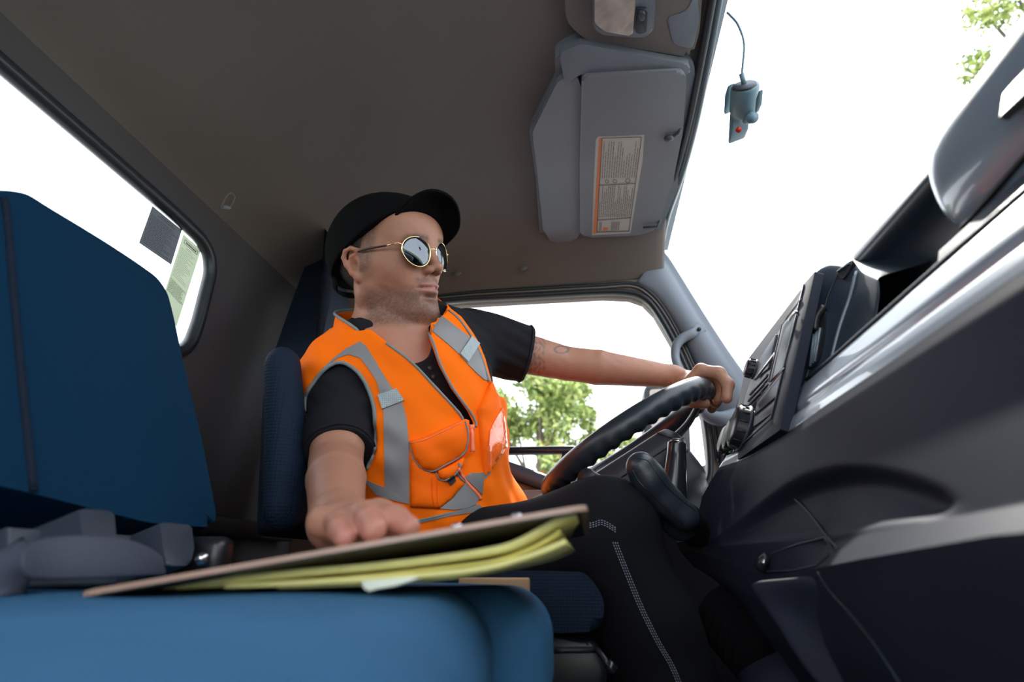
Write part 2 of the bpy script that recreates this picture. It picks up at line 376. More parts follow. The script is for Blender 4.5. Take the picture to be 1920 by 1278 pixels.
def patch(name, poly, bvh, off, m, parent, step=7, puff=0., base=.004, smooth=0, fold=None, blend=.6):
    """cloth piece sewn on a body surface: outline is cast on to that surface, then given its own thickness"""
    if smooth: poly = chaikin(poly, smooth)
    B = []; N = len(poly)
    for i in range(N):
        a = poly[i]; b = poly[(i+1) % N]; L = hypot(b[0]-a[0], b[1]-a[1]); k = max(1, int(L/step))
        for j in range(k): B.append((a[0]+(b[0]-a[0])*j/k, a[1]+(b[1]-a[1])*j/k))
    xs = [p[0] for p in B]; ys = [p[1] for p in B]; PB = np.array(B)
    def inside(x, y):
        c = False; j = len(B)-1
        for i in range(len(B)):
            if (B[i][1] > y) != (B[j][1] > y) and x < (B[j][0]-B[i][0])*(y-B[i][1])/(B[j][1]-B[i][1])+B[i][0]: c = not c
            j = i
        return c
    pts = list(B); y = min(ys)+step*.5; row = 0
    while y < max(ys):
        x = min(xs)+(step*.5 if row % 2 else 0)
        while x < max(xs):
            if inside(x, y) and np.hypot(PB[:, 0]-x, PB[:, 1]-y).min() > step*.55: pts.append((x, y))
            x += step
        y += step*.87; row += 1
    r = delaunay_2d_cdt([V((p[0], p[1])) for p in pts], [(i, (i+1) % len(B)) for i in range(len(B))], [], 1, 1e-5)
    v2, fs = r[0], r[2]; H = [hit(bvh, p[0], p[1]) for p in v2]
    na = sum((h[1] for h in H), V((0, 0, 0))).normalized(); bm = bmesh.new(); top = []; bot = []
    md = max(1., max(np.hypot(PB[:, 0]-p[0], PB[:, 1]-p[1]).min() for p in pts))
    for p, (c, n) in zip(v2, H):
        d = np.hypot(PB[:, 0]-p[0], PB[:, 1]-p[1]).min()/md; q = (n*(1-blend)+na*blend).normalized()
        h = off+puff*sqrt(min(1, d*1.6)); h += fold(p[0], p[1]) if fold else 0
        top.append(bm.verts.new(c+q*h)); bot.append(bm.verts.new(c-q*base))
    edges = {}
    for f in fs:
        f = list(f)
        try: bm.faces.new([top[i] for i in f]); bm.faces.new([bot[i] for i in f][::-1])
        except ValueError: continue
        for i in range(len(f)):
            a, b = f[i], f[(i+1) % len(f)]
            if (b, a) in edges: del edges[(b, a)]
            else: edges[(a, b)] = 1
    for a, b in edges:
        try: bm.faces.new((top[b], top[a], bot[a], bot[b]))
        except ValueError: pass
    o = frombm(name, bm, m, parent); sharp(o, 60); return o
def seam(name, pl, bvh, r, m, parent, off=.001, n=5, closed=False, seg=6):
    P = [V((p[0], p[1], 0)) for p in pl]; P = catmull(P, n, closed) if n else P
    pts = []
    for p in P:
        c, nn = hit(bvh, p.x, p.y); pts.append(c+nn*off)
    return tubeobj(name, pts, r, m, parent, seg=seg, closed=closed)
# ================================================================== the cab shell
YD = 1.35          # inner face of the driver's door
HX0, HZ0 = .245, 1.375
wsn = V((1, 0, .341)).normalized()            # windscreen plane
wsp = V((HX0, 0, HZ0))
def WS(x, y, d=0): return WP(x, y, wsp, wsn)+wsn*d
hdr_px = [(1352, -60), (1345, 0), (1322, 130), (1300, 240), (1276, 330), (1252, 400), (1243, 440), (1240, 470), (1252, 498), (1296, 572), (1345, 645), (1396, 715), (1420, 760)]
hdr = [WS(x, y) for x, y in hdr_px]
# floor
struct(box('floor', (-.1, .55, -.03), (1.5, 1.75, .06), M['dark'], bevel=0))
# headliner: from the rear wall over the driver to the windscreen header
rearprof = [(-.775, 1.175), (-.765, 1.20), (-.735, 1.235), (-.69, 1.27), (-.62, 1.305), (-.52, 1.335), (-.40, 1.355), (-.25, 1.366), (-.10, 1.37), (.05, 1.37), (.15, 1.372)]
ys = list(np.linspace(-.45, 1.10, 16))
def hdr_x(y):
    P = sorted([(p.y, p.x, p.z) for p in hdr[:8]]); return float(np.interp(y, [q[0] for q in P], [q[1] for q in P])), float(np.interp(y, [q[0] for q in P], [q[2] for q in P]))
rows = []
for y in ys+[1.16, 1.21, 1.25, 1.285, 1.315, 1.338, 1.348, 1.35]:
    drop = 0 if y < 1.10 else .105*((y-1.10)/.25)**2.2
    r = []
    for (x, z) in rearprof:
        r.append(V((x, y, z-drop*(1 if x > -.7 else .25))))
    hx, hz = hdr_x(min(y, 1.24)); r.append(V((hx-.02, y, hz-drop))); r.append(V((hx+.004, y, hz-drop+.012)))
    rows.append(r)
struct(grid('ceiling', rows, M['liner'], solid=.02, sub=1, offset=1))
# rear wall with its window
xr = -.75
def RW(x, y): return W(x, y, X=xr)
win_in = [V((xr, y, z)) for y, z in [(-.5, 1.152), (.2, 1.150), (.74, 1.142), (.818, 1.136), (.850, 1.118), (.864, 1.085), (.864, .97), (.858, .925), (.84, .90), (.80, .885), (.2, .875), (-.5, .87)]]
win_in = roundpoly(win_in, .03)
outer = [V((xr, -.55, .0)), V((xr, 1.37, .0)), V((xr, 1.37, 1.25)), V((xr, -.55, 1.25))]
struct(holeplate('wall_rear', outer, win_in, (1, 0, 0), .012, M['rearwall']))
gl = bmesh.new(); gl.faces.new([gl.verts.new(p-V((.006, 0, 0))) for p in win_in]); struct(frombm('window_1', gl, M['glass'], None, False))
struct(tubeobj('trim_1', [p+V((.004, 0, 0)) for p in win_in], .013, M['seal'], closed=True, seg=8))
# the moulded ledge and channels of the rear wall
struct(box('trim_2', (xr+.02, .98, .60), (.05, .62, .035), M['rearwall'], bevel=.012))
# driver's side wall / door
def D(x, y, Y=YD): return W(x, y, Y=Y)
seal_px = [(700, 590), (830, 566), (1000, 556), (1130, 549), (1180, 551), (1206, 560), (1228, 582), (1262, 640), (1295, 712), (1320, 780), (1330, 860), (1326, 903), (1300, 912), (1200, 918), (1040, 906), (930, 866), (700, 770)]
sin_ = [D(x, y) for x, y in seal_px]
outp = [V((xr, YD, .0)), V((.62, YD, .0)), V((.55, YD, .80)), V((.42, YD, .95)), V((.245, YD, 1.30)), V((xr, YD, 1.30))]
struct(holeplate('wall_left', outp, sin_, (0, -1, 0), .05, M['door']))
gl = bmesh.new(); gl.faces.new([gl.verts.new(p+V((0, .03, 0))) for p in sin_]); struct(frombm('window_2', gl, M['glass'], None, False))
# passenger's door opening, behind the camera (the door stands open)
pw = [V((x, -.42, z)) for x, z in [(-.50, .28), (-.50, 1.28), (.10, 1.28), (.20, 1.18), (.36, .90), (.38, .28)]]
po = [V((xr, -.42, .0)), V((.62, -.42, .0)), V((.55, -.42, .80)), V((.42, -.42, .95)), V((.245, -.42, 1.40)), V((xr, -.42, 1.40))]
struct(holeplate('wall_right', po, pw, (0, 1, 0), .04, M['door']))
# window seal: broad black inner rubber, thin pinkish lip, outer channel
mid = [p+V((0, -.004, 0)) for p in sin_]
struct(tubeobj('trim_4', mid, .016, M['seal'], closed=True, seg=8, smoothn=3, flat=(1, .5), up=(0, 1, 0)))
off_px = [(560, 590), (830, 553), (1000, 541), (1130, 534), (1184, 531), (1215, 545), (1245, 578), (1280, 640), (1312, 712), (1336, 780), (1347, 860)]
struct(tubeobj('trim_5', [D(x, y, YD-.006) for x, y in off_px], .006, M['seal'], smoothn=3, seg=6))
struct(tubeobj('trim_6', [D(x-2, y+5, YD-.006) for x, y in off_px], .0035, M['door'], smoothn=3, seg=6))
# door card, beltline rail and lower window bar
d1 = empty('door_1', (0, YD, .4)); struct(d1)
box('door_card', (-.15, YD-.012, .42), (1.0, .03, .56), M['door'], d1, bevel=.01)
rail = [D(690, 775, YD-.02), D(930, 872, YD-.02), D(1042, 912, YD-.02), D(1200, 928, YD-.02), D(1320, 918, YD-.02)]
tubeobj('window_sill', rail, .020, M['greyplastic'], d1, seg=8, flat=(.5, 1), up=(0, 1, 0))
bar = [D(900, 846, YD+.01), D(1075, 843, YD+.01), D(1095, 850, YD+.01)]
tubeobj('window_bar', bar, .011, M['seal'], d1, seg=8)
tubeobj('window_bar', [D(1062, 850, YD+.01), D(1040, 905, YD+.01)], .010, M['seal'], d1, seg=8)
adopt(d1)
# A pillar (left), the windscreen seal and the glass
lp = [(1192, 529), (1222, 545), (1250, 580), (1288, 645), (1318, 712), (1342, 780), (1352, 860), (1354, 960)]
rpx = [(1240, 468), (1258, 494), (1299, 562), (1346, 636), (1376, 680), (1400, 712), (1426, 762), (1456, 828)]
rows = []
for (a, b) in zip(lp, rpx):
    A = D(*a, YD-.012); B = WP(*b, wsp, wsn)-wsn*.012
    n = (B-A).cross(V((.3, 0, -1))).normalized(); n = n if n.y < 0 else -n
    rows.append([A+V((0, .02, 0)), A, A.lerp(B, .15)+n*.010, A.lerp(B, .5)+n*.018, A.lerp(B, .88)+n*.010, B, B+wsn*.02])
struct(grid('trim_7', rows, M['pillar'], solid=.006, sub=2))
struct(tubeobj('trim_8', [V((hdr[0].x, y, hdr[0].z)) for y in (-.44, -.1, .25)]+hdr, .0095, M['sealblue'], smoothn=4, seg=10))
ext9 = WP(1342, -60, wsp-wsn*.012, wsn)
struct(tubeobj('trim_9', [V((ext9.x, y, ext9.z)) for y in (-.44, -.1, .25)]+[WP(x-10, y+(2 if i > 6 else 0), wsp-wsn*.012, wsn) for i, (x, y) in enumerate(hdr_px)], .0075, M['seal'], smoothn=4, seg=8))
wsb = bmesh.new(); fr = hdr+[V((.455, 1.24, .76)), V((.455, -.5, .76)), V((HX0, -.5, HZ0))]
q = [WP(x, y, wsp, wsn)+wsn*.008 for x, y in hdr_px]+[wsp+wsn*.008+V((.21, 1.22, -.615)), wsp+wsn*.008+V((.21, -.5, -.615)), wsp+wsn*.008+V((0, -.5, 0))]
wsb.faces.new([wsb.verts.new(p) for p in q]); struct(frombm('window_3', wsb, M['glass'], None, False))
# round plugs in the side header
for i, (x, y) in enumerate([(857, 512), (980, 502)]):
    bm = bmesh.new(); bmesh.ops.create_uvsphere(bm, u_segments=20, v_segments=10, radius=1)
    c = W(x, y, Y=1.20)
    for v in bm.verts: v.co = V((v.co.x*.013, v.co.y*.013, v.co.z*.005))
    o = frombm('screw_cover', bm, M['liner']); o.location = (c.x, 1.285, W(x, y, Y=1.285).z); o.location.x = W(x, y, Y=1.285).x
    o.rotation_euler = (radians(60), 0, 0)
    tag(o, ['round headliner plug nearest the driver\'s sunglasses', 'round headliner plug above the middle of the door window'][i], 'plug')
# ---- exterior
g = bmesh.new(); bmesh.ops.create_grid(g, x_segments=1, y_segments=1, size=150)
o = frombm('ground', g, M['grass'], None, False); o.location = (0, 0, -.95); struct(o)
g = bmesh.new(); bmesh.ops.create_grid(g, x_segments=1, y_segments=1, size=9)
o = frombm('floor_road', g, M['asphalt'], None, False); o.location = (0, 0, -.94); struct(o)
# cab outside roof and passenger-side header so light enters only through real openings
struct(box('wall_front', (.50, .45, .22), (.04, 1.85, .5), M['dark'], bevel=.0))
rf = [V((xr, -.5, 1.42)), V((HX0+.03, -.5, 1.42)), V((HX0+.03, 1.42, 1.42)), V((xr, 1.42, 1.42))]
struct(slab('roof_panel', rf, (0, 0, 1), .02, M['greysheen']))

# ================================================================== overhead: visor, its moulding, lamp, hook
def CE(x, y, z=1.35): return W(x, y, Z=z)
zc = 1.352
mo = [(1040, 96), (1085, 72), (1200, 97), (1290, 110), (1302, 122), (1304, 150), (1296, 240), (1280, 330), (1248, 410), (1236, 444), (1090, 462), (1028, 463), (1012, 440), (1004, 330), (992, 245), (1042, 150)]
surround = slab('visor_surround', [CE(x, y, zc) for x, y in mo], (0, 0, -1), .03, M['overhead'], bevel=.012, bseg=4, rad=.012)
tag(surround, 'grey moulded overhead surround that the sun visor folds against', 'moulding')
# raised left cheek of the moulding
ck = [(1046, 152), (1080, 138), (1092, 170), (1092, 430), (1078, 452), (1034, 455), (1018, 430), (1008, 330), (998, 248)]
slab('cheek', [CE(x, y, zc-.014) for x, y in ck], (0, 0, -1), .016, M['visor'], surround, bevel=.007, bseg=3, rad=.01)
slab('upper_lip', [CE(x, y, zc-.016) for x, y in [(1048, 100), (1090, 82), (1292, 120), (1296, 140), (1130, 134), (1086, 140), (1060, 160)]], (0, 0, -1), .016, M['overhead'], surround, bevel=.006, rad=.01)
c = CE(1041, 461, zc-.012); bm = bmesh.new(); bmesh.ops.create_cone(bm, cap_ends=True, segments=16, radius1=.005, radius2=.004, depth=.01)
for v in bm.verts: v.co += c
frombm('screw', bm, M['black'], surround)
vis = empty('sun_visor', CE(1180, 290, 1.32)); tag(vis, 'grey vinyl sun visor folded up, printed instruction label on it', 'visor')
vp = [(1091, 142), (1280, 131), (1288, 150), (1280, 250), (1264, 330), (1238, 415), (1226, 432), (1200, 441), (1100, 446), (1087, 436), (1087, 300)]
slab('visor_board', [CE(x, y, zc-.022) for x, y in vp], (0, 0, -1), .02, M['visor'], vis, bevel=.007, bseg=4, rad=.012)
zl = zc-.0225
def VL(x, y, d=0): return CE(x, y, zl-d)
lab = slab('label', [VL(x, y) for x, y in [(1122, 256), (1208, 253), (1205, 300), (1182, 437), (1110, 441), (1113, 350), (1117, 262)]], (0, 0, -1), .0012, mat('label_paper', (.42, .38, .35), .55), vis)
def ink(name, quad, m, d=.0006, parent=lab): return slab(name, [VL(x, y, d) for x, y in quad], (0, 0, -1), .0007, m, parent)
inkm = mat('label_ink', (.05, .05, .05), .7); orm = mat('label_orange', (.62, .16, .05), .6)
ink('orange_band', [(1124, 260), (1129, 259), (1118, 438), (1112, 438)], orm)
ink('orange_mark', [(1131, 427), (1140, 426.5), (1139.5, 432), (1130.5, 432)], orm)
# printed rules and lines of small print (joined: far too small to pick apart)
def LB(s, t):      # label coordinates: s across 0..1, t along 0..1
    a = V((1129, 259)).lerp(V((1119, 438)), t); b = V((1203, 257)).lerp(V((1179, 436)), t); p = a.lerp(b, s); return p.x, p.y
bm = bmesh.new()
def strokeb(p0, p1, w):
    d = V((p1[0]-p0[0], p1[1]-p0[1])); n = V((-d.y, d.x)).normalized()*w*.5
    q = [(p0[0]+n.x, p0[1]+n.y), (p1[0]+n.x, p1[1]+n.y), (p1[0]-n.x, p1[1]-n.y), (p0[0]-n.x, p0[1]-n.y)]
    bm.faces.new([bm.verts.new(VL(x, y, .0016)) for x, y in q])
rg = random.Random(3)
for (t0, t1, ss) in ((.04, .42, np.linspace(.06, .94, 15)), (.50, .83, np.linspace(.04, .94, 17))):
    for s in ss:
        a = t1; b = t0+(t1-t0)*(.0 if rg.random() < .4 else rg.random()*.6); t = a
        while t > b:
            l = rg.uniform(.012, .05); strokeb(LB(s, t), LB(s, max(b, t-l)), .9); t -= l+.007
for p in (((0, .0), (1, .0)), ((0, .495), (1, .485)), ((0, .86), (1, .845)), ((1, 0), (1, .99)), ((0, .985), (1, .985)), ((0, 0), (0, .99))): strokeb(LB(*p[0]), LB(*p[1]), 1.1)
for s in (.08, .12, .45, .5, .55, .6, .66): strokeb(LB(s, .88), LB(s, .97), .9)
for (s, t, r) in ((.2, .455, 3), (.42, .455, 3.4), (.78, .455, 4.2)):
    for k in range(10):
        a0 = 2*pi*k/10; a1 = 2*pi*(k+1)/10; x, y = LB(s, t); strokeb((x+r*cos(a0), y+r*sin(a0)), (x+r*cos(a1), y+r*sin(a1)), .9)
o = frombm('small_print', bm, inkm, lab, False); o['kind'] = 'stuff'
# pivot rod and clip of the visor
tubeobj('pivot_rod', [CE(1206, 426, zc-.03), CE(1232, 425, zc-.03), CE(1238, 412, zc-.02)], .003, M['greyplastic'], vis)
bm = bmesh.new(); bmesh.ops.create_uvsphere(bm, u_segments=16, v_segments=10, radius=.008)
cc = CE(1254, 259, zc-.03)
for v in bm.verts: v.co = V((v.co.x*1.2, v.co.y, v.co.z*.8))+cc
frombm('retaining_clip', bm, M['greyplastic'], vis)
tubeobj('retaining_clip', [CE(1256, 259, zc-.03), CE(1272, 250, zc-.024), CE(1276, 240, zc-.02)], .0035, M['greyplastic'], vis)
adopt(vis)
# centre overhead console with dome lamp
con = [(1098, 76), (1060, 40), (1060, -60), (1320, -60), (1312, 60), (1300, 98), (1286, 106)]
cns = slab('overhead_console', [CE(x, y, zc-.004) for x, y in con], (0, 0, -1), .03, M['liner'], bevel=.014, bseg=4, rad=.02)
tag(cns, 'grey overhead console panel carrying the dome lamp', 'console')
slab('console_recess', [CE(x, y, zc-.005) for x, y in [(1250, 32), (1288, 22), (1306, -20), (1312, 40), (1298, 92), (1262, 84)]], (0, 0, -1), .004, M['overhead'], cns, bevel=.002, rad=.01)
lamp = empty('dome_lamp', CE(1170, 30, 1.33)); tag(lamp, 'rectangular dome lamp with ribbed clear lens and rocker switch', 'lamp')
slab('housing', [CE(x, y, zc-.020) for x, y in [(1112, -30), (1112, 52), (1130, 66), (1205, 71), (1225, 62), (1229, 10), (1224, -30)]], (0, 0, -1), .02, M['overhead'], lamp, bevel=.005, rad=.008)
slab('lens', [CE(x, y, zc-.026) for x, y in [(1115, -30), (1115, 44), (1135, 60), (1186, 68), (1191, 10), (1190, -30)]], (0, 0, -1), .01, M['clearlens'], lamp, bevel=.003, rad=.006)
slab('switch', [CE(x, y, zc-.026) for x, y in [(1194, 16), (1214, 18), (1213, 62), (1193, 64)]], (0, 0, -1), .01, M['dark'], lamp, bevel=.002, rad=.004)
slab('rocker', [CE(x, y, zc-.030) for x, y in [(1198, 22), (1210, 23), (1208, 40), (1197, 40)]], (0, 0, -1), .01, M['greyplastic'], lamp, bevel=.002, rad=.004)
adopt(lamp)
# small plastic coat hook on the headliner
hk = empty('coat_hook', (0, 0, 0)); pc = V((-.66, 0, 0))
def HK(x, y): return W(x, y, X=-.655)
tubeobj('hook_loop', [HK(416, 386), HK(424, 368), HK(433, 362), HK(440, 370), HK(434, 384), HK(424, 391), HK(416, 386)], .0016, M['liner'], hk, smoothn=4, seg=6)
tubeobj('hook_pad', [HK(418, 388), HK(430, 389)], .004, M['overhead'], hk)
tag(hk, 'small clear plastic coat hook on headliner behind driver', 'hook')
# ---- dash camera hanging from the windscreen
dc = empty('dash_camera', WS(1390, 190)); tag(dc, 'small blue-grey dash camera stuck to the windscreen, cable running up', 'camera')
pW = wsp-wsn*.035
def DW(x, y, d=0): return WP(x, y, pW, wsn)-wsn*d
ax = (DW(1392, 232)-DW(1397, 165)).normalized()
tubeobj('mount_barrel', [DW(1397, 160), DW(1397, 164), DW(1394, 205), DW(1391, 222)], [.019, .0205, .0205, .014], M['camgrey'], dc, seg=24)
tubeobj('mount_cap', [DW(1398, 157, .002), DW(1398, 161, .002)], [.0165, .018], M['greyplastic'], dc, seg=24)
box('camera_body', DW(1386, 228), (.031, .022, .054), M['camgrey'], dc, axes=(V((0, 1, 0)).cross(ax).normalized(), V((0, 1, 0)), ax), bevel=.004)
box('camera_body', DW(1370, 185, .002), (.014, .022, .034), M['camgrey'], dc, axes=(V((0, 1, 0)).cross(ax).normalized(), V((0, 1, 0)), ax), bevel=.004)
box('side_bracket', DW(1423, 190), (.008, .016, .024), M['camgrey'], dc, axes=(V((0, 1, 0)).cross(ax).normalized(), V((0, 1, 0)), ax), bevel=.003)
tubeobj('lens_barrel', [DW(1400, 222), DW(1413, 220)], [.0085, .0085], M['camgrey'], dc, seg=16)
tubeobj('status_light', [WP(1385, 243, pW-wsn*.030, wsn), WP(1385, 243, pW-wsn*.022, wsn)], [.0045, .0045], M['red'], dc, seg=10)
tubeobj('cable', [DW(1395, 160), DW(1389, 140, -.002), DW(1372, 92, -.02), DW(1350, 60, -.03), DW(1336, 42, -.03), DW(1330, 36, -.03)], .0017, M['camgrey'], dc, smoothn=5, seg=8)
tubeobj('cable_plug', [DW(1396, 160), DW(1390, 138)], .0036, M['camgrey'], dc, seg=10)
adopt(dc)
# ---- notices on the rear window
def notice(name, quad, col, label, lines, box_=None, off=.012):
    q = [W(x, y, X=xr-.004) for x, y in quad]
    o = slab(name, q, (1, 0, 0), .0004, paper(name+'_paper', col)); tag(o, label, 'notice')
    bm = bmesh.new()
    def Q(s, t): return q[0].lerp(q[1], s).lerp(q[3].lerp(q[2], s), t)+V((.0006, 0, 0))
    for (s0, s1, t, w) in lines:
        s = s0
        while s < s1:
            l = rg.uniform(.02, .09); e = min(s+l, s1); bm.faces.new([bm.verts.new(p) for p in (Q(s, t), Q(e, t), Q(e, t+w), Q(s, t+w))]); s = e+.018
    if box_:
        s0, s1, t0, t1 = box_
        for a, b, c, d in ((s0, s1, t0, t0+.006), (s0, s1, t1-.006, t1), (s0, s0+.02, t0, t1), (s1-.02, s1, t0, t1)): bm.faces.new([bm.verts.new(p) for p in (Q(a, c), Q(b, c), Q(b, d), Q(a, d))])
    r = frombm('print', bm, inkm, o, False); r['kind'] = 'stuff'; return o
rg = random.Random(11)
notice('grey_notice', [(286, 386), (341, 431), (321, 496), (261, 455)], (.27, .29, .32), 'small grey printed notice taped inside the rear window', [(.30, .72, .07, .016), (.22, .8, .12, .016)]+[(.05, rg.uniform(.6, .95), t, .012) for t in np.arange(.2, .95, .045)])
L2 = [(.3, .6, .125, .004), (.3, .7, .14, .004)]+[(.08, rg.uniform(.4, .9), t, .004) for t in np.arange(.17, .55, .022)]+[(.05, rg.uniform(.7, .95), t, .005) for t in np.arange(.60, .76, .012)]
notice('pale_green_notice', [(344, 439), (377, 468), (331, 612), (300, 575)], (.74, .80, .68), 'long pale green printed notice beside the grey one on rear window', L2+[(.22, .80, .063, .02)], (.12, .88, .045, .10), off=.015)

# ================================================================== grab handles, mirror
gh = empty('grab_handle', D(1290, 640)); tag(gh, 'light grey curved grab handle at the top of the door pillar', 'handle')
def GH(x, y, d=0): return D(x, y, YD-.035-d)
tubeobj('grip', [GH(1308, 617, -.01), GH(1298, 625), GH(1280, 634), GH(1268, 648), GH(1266, 668), GH(1272, 690, .01), GH(1282, 712, 0), GH(1292, 735, -.02)], [.010, .0125, .0125, .012, .011, .011, .011, .010], M['pillar'], gh, smoothn=5, seg=14)
tubeobj('end_pad', [GH(1316, 612, -.006), GH(1292, 630, -.003)], [.016, .012], M['pillar'], gh, seg=14, flat=(.6, 1), up=(0, 1, 0))
tubeobj('screw', [GH(1311, 617, .006), GH(1311, 617, .012)], .0055, M['dark'], gh, seg=12)
adopt(gh)
g2 = empty('grab_handle', D(1350, 775)); tag(g2, 'light grey lower grab handle behind the steering wheel rim', 'handle')
tubeobj('grip', [D(1316, 762, YD-.03), D(1328, 778, YD-.05), D(1352, 785, YD-.06), D(1382, 776, YD-.05), D(1400, 768, YD-.03)], [.012, .016, .0175, .0165, .015], M['pillar'], g2, smoothn=5, seg=14)
adopt(g2)
mr = empty('side_mirror', (.25, 1.75, .9)); tag(mr, 'black exterior door mirror seen through the driver\'s window', 'mirror')
def MR(x, y, Y=1.75): return W(x, y, Y=Y)
slab('mirror_shell', [MR(x, y) for x, y in [(1208, 722), (1290, 716), (1296, 880), (1208, 868)]], (0, -1, 0), .10, M['dark'], mr, bevel=.008, rad=.02)
slab('mirror_glass', [MR(x, y, 1.744) for x, y in [(1218, 730), (1248, 728), (1250, 858), (1218, 856)]], (-.12, -1, 0), .004, M['mirror'], mr, rad=.01)
slab('mirror_glass', [MR(x, y, 1.744) for x, y in [(1256, 728), (1282, 726), (1286, 868), (1256, 860)]], (-.5, -1, 0), .004, M['dark'], mr, rad=.01)
tubeobj('mirror_arm', [MR(1300, 885, 1.78), MR(1340, 873, 1.6), MR(1346, 876, 1.39)], .011, M['dark'], mr)
rm = slab('mirror_pod', [W(x, y, Y=1.62) for x, y in [(1326, 868), (1340, 860), (1372, 858), (1372, 915), (1336, 906), (1326, 896)]], (0, -1, 0), .05, M['dark'], mr, bevel=.008, rad=.01)  # dark unidentified pod, grouped with the mirror
adopt(mr)

# ================================================================== trees outside
def tree(c, w, h, z0, nleaf, seed, label, mix, lsize=.07, stems=5, group=None):
    rr = random.Random(seed); t = empty('leafy_tree', (c[0], c[1], -.95)); tag(t, label, 'tree')
    bm = bmesh.new(); base = V((c[0], c[1], -.95)); top = V((c[0], c[1], z0+h*.5))
    tube(bm, [base, base.lerp(top, .5)+V((.1, 0, 0)), top], [.16, .12, .05], 8); tips = []
    clumps = []
    for i in range(stems*6):
        a = rr.uniform(0, 2*pi); u = rr.random()**.6; ph = rr.uniform(-1, 1)
        p = V((c[0]+cos(a)*u*w*.5, c[1]+sin(a)*u*w*.35, z0+h*(.5+.5*ph*sqrt(max(0, 1-u*u*.8))))); clumps.append((p, rr.uniform(.10, .20)*min(w, h)))
    for p, r in clumps[::2]:
        s = base.lerp(top, rr.uniform(.3, .9)); tube(bm, [s, s.lerp(p, .5)+V((0, 0, .1)), p], [.05, .03, .012], 5)
    frombm('trunk', bm, M['bark'], t)
    bm = bmesh.new(); mats = [M['leaf'], M['leaf2'], M['leafo']]
    for i in range(nleaf):
        p, r = rr.choice(clumps); d = V((rr.gauss(0, 1), rr.gauss(0, 1), rr.gauss(0, 1))).normalized()*r*rr.random()**.4; q = p+d
        a = V((rr.gauss(0, 1), rr.gauss(0, 1), rr.gauss(0, .6))).normalized(); b = a.orthogonal().normalized(); b = Matrix.Rotation(rr.uniform(0, 6.28), 3, a) @ b
        L = lsize*rr.uniform(.7, 1.3); k = a.cross(b)
        f = bm.faces.new([bm.verts.new(q-b*L), bm.verts.new(q+a*L*.0+k*L*.45), bm.verts.new(q+b*L), bm.verts.new(q-k*L*.45)])
        f.material_index = 0 if rr.random() < mix[0] else (1 if rr.random() < mix[1] else 2)
    me = bpy.data.meshes.new('foliage'); bm.to_mesh(me); bm.free()
    for m_ in mats: me.materials.append(m_)
    o = link('foliage', me, None, t, False); o['kind'] = 'stuff'; adopt(t); return t
def at(x, y, Y): p = W(x, y, Y=Y); return p
p = at(1010, 800, 9.0); tree((p.x, p.y), 1.9, 1.75, p.z-.75, 5200, 1, 'bushy sunlit green tree outside the driver\'s door window', (.5, 1.01), .062)
p = at(900, 790, 13.0); tree((p.x, p.y), 2.0, 1.7, p.z-.8, 3600, 2, 'green tree partly hidden behind the driver\'s arm and vest', (.5, 1.01), .062)
p = at(1030, 930, 7.2); tree((p.x, p.y), 2.2, 1.25, p.z-.62, 4600, 5, 'low shrub with orange tinged leaves under the door window bar', (.6, .80), .05)
p = at(1140, 825, 11.); tree((p.x, p.y), 1.6, .9, p.z-.6, 900, 6, 'thin pale bush outside, just left of the steering wheel rim', (.4, 1.01), .06)
p = at(2075, 120, 4.2); tree((p.x, p.y), 1.9, 2.4, p.z-1.2, 7500, 8, 'tree with yellow-green sprays seen high through the windscreen', (.25, 1.01), .038)

# ================================================================== passenger seats
sp0 = V((-.45, 0, .58)); sn = V((.29, 0, .11)).normalized()
def SB(x, y, d=0): return WP(x, y, sp0+sn*d, sn)
ps = empty('passenger_seat', (-.3, .35, .3)); tag(ps, 'blue cloth passenger bench seat with upright backrest and thick cushion', 'seat')
bp = [(-700, 330), (-100, 352), (20, 357), (52, 363), (90, 388), (140, 418), (205, 458), (262, 496), (296, 521), (314, 548), (325, 590), (346, 690), (378, 820), (406, 965), (398, 988), (290, 982), (180, 955), (65, 925), (-700, 760)]
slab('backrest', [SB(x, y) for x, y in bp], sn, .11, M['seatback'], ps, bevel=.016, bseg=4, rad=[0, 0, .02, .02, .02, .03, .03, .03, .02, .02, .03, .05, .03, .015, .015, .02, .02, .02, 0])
tubeobj('seam_piping', [SB(8, 372, .001), SB(14, 430, .0), SB(25, 560), SB(42, 740), SB(62, 922)], .0035, M['navy'], ps, smoothn=4, seg=8)
cpl = [(-.62, -.30), (-.075, -.30), (-.055, .10), (-.035, .30), (-.03, .44), (-.035, .56), (-.055, .62), (-.10, .655), (-.62, .655)]
cz = .512
def cush(name, pl, z, th, m, parent, bv, rad=.02, bs=6):
    return slab(name, [V((x, y, z)) for x, y in pl], (0, 0, 1), th, m, parent, bevel=bv, bseg=bs, rad=rad, both=True)
aa = radians(8); s = SDF((-.70, -.40, .34), (.12, .50, .53), .005)
s.rbox((-.34, .065, .440), (.315, .40, .072), .045, np.array([[cos(aa), sin(aa), 0], [-sin(aa), cos(aa), 0], [0, 0, 1]]), k=0)
s.plane((0, .478, 0), (0, 1, 0), k=.03); s.wrinkle(lambda x, y, z: .0012*np.sin(x*31+2*np.sin(y*14))*np.sin(y*23))
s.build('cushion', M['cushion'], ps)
s = SDF((-.70, .44, .34), (.05, .68, .53), .004)
s.rbox((-.338, .560, .452), (.296, .090, .060), .046, k=0); s.wrinkle(lambda x, y, z: .001*np.sin(x*37+2*np.sin(y*19))*np.sin(y*33))
s.build('cushion', M['cushion'], ps)
box('cushion_base', (-.36, .22, .36), (.44, .50, .05), M['greyplastic'], ps, bevel=.02)
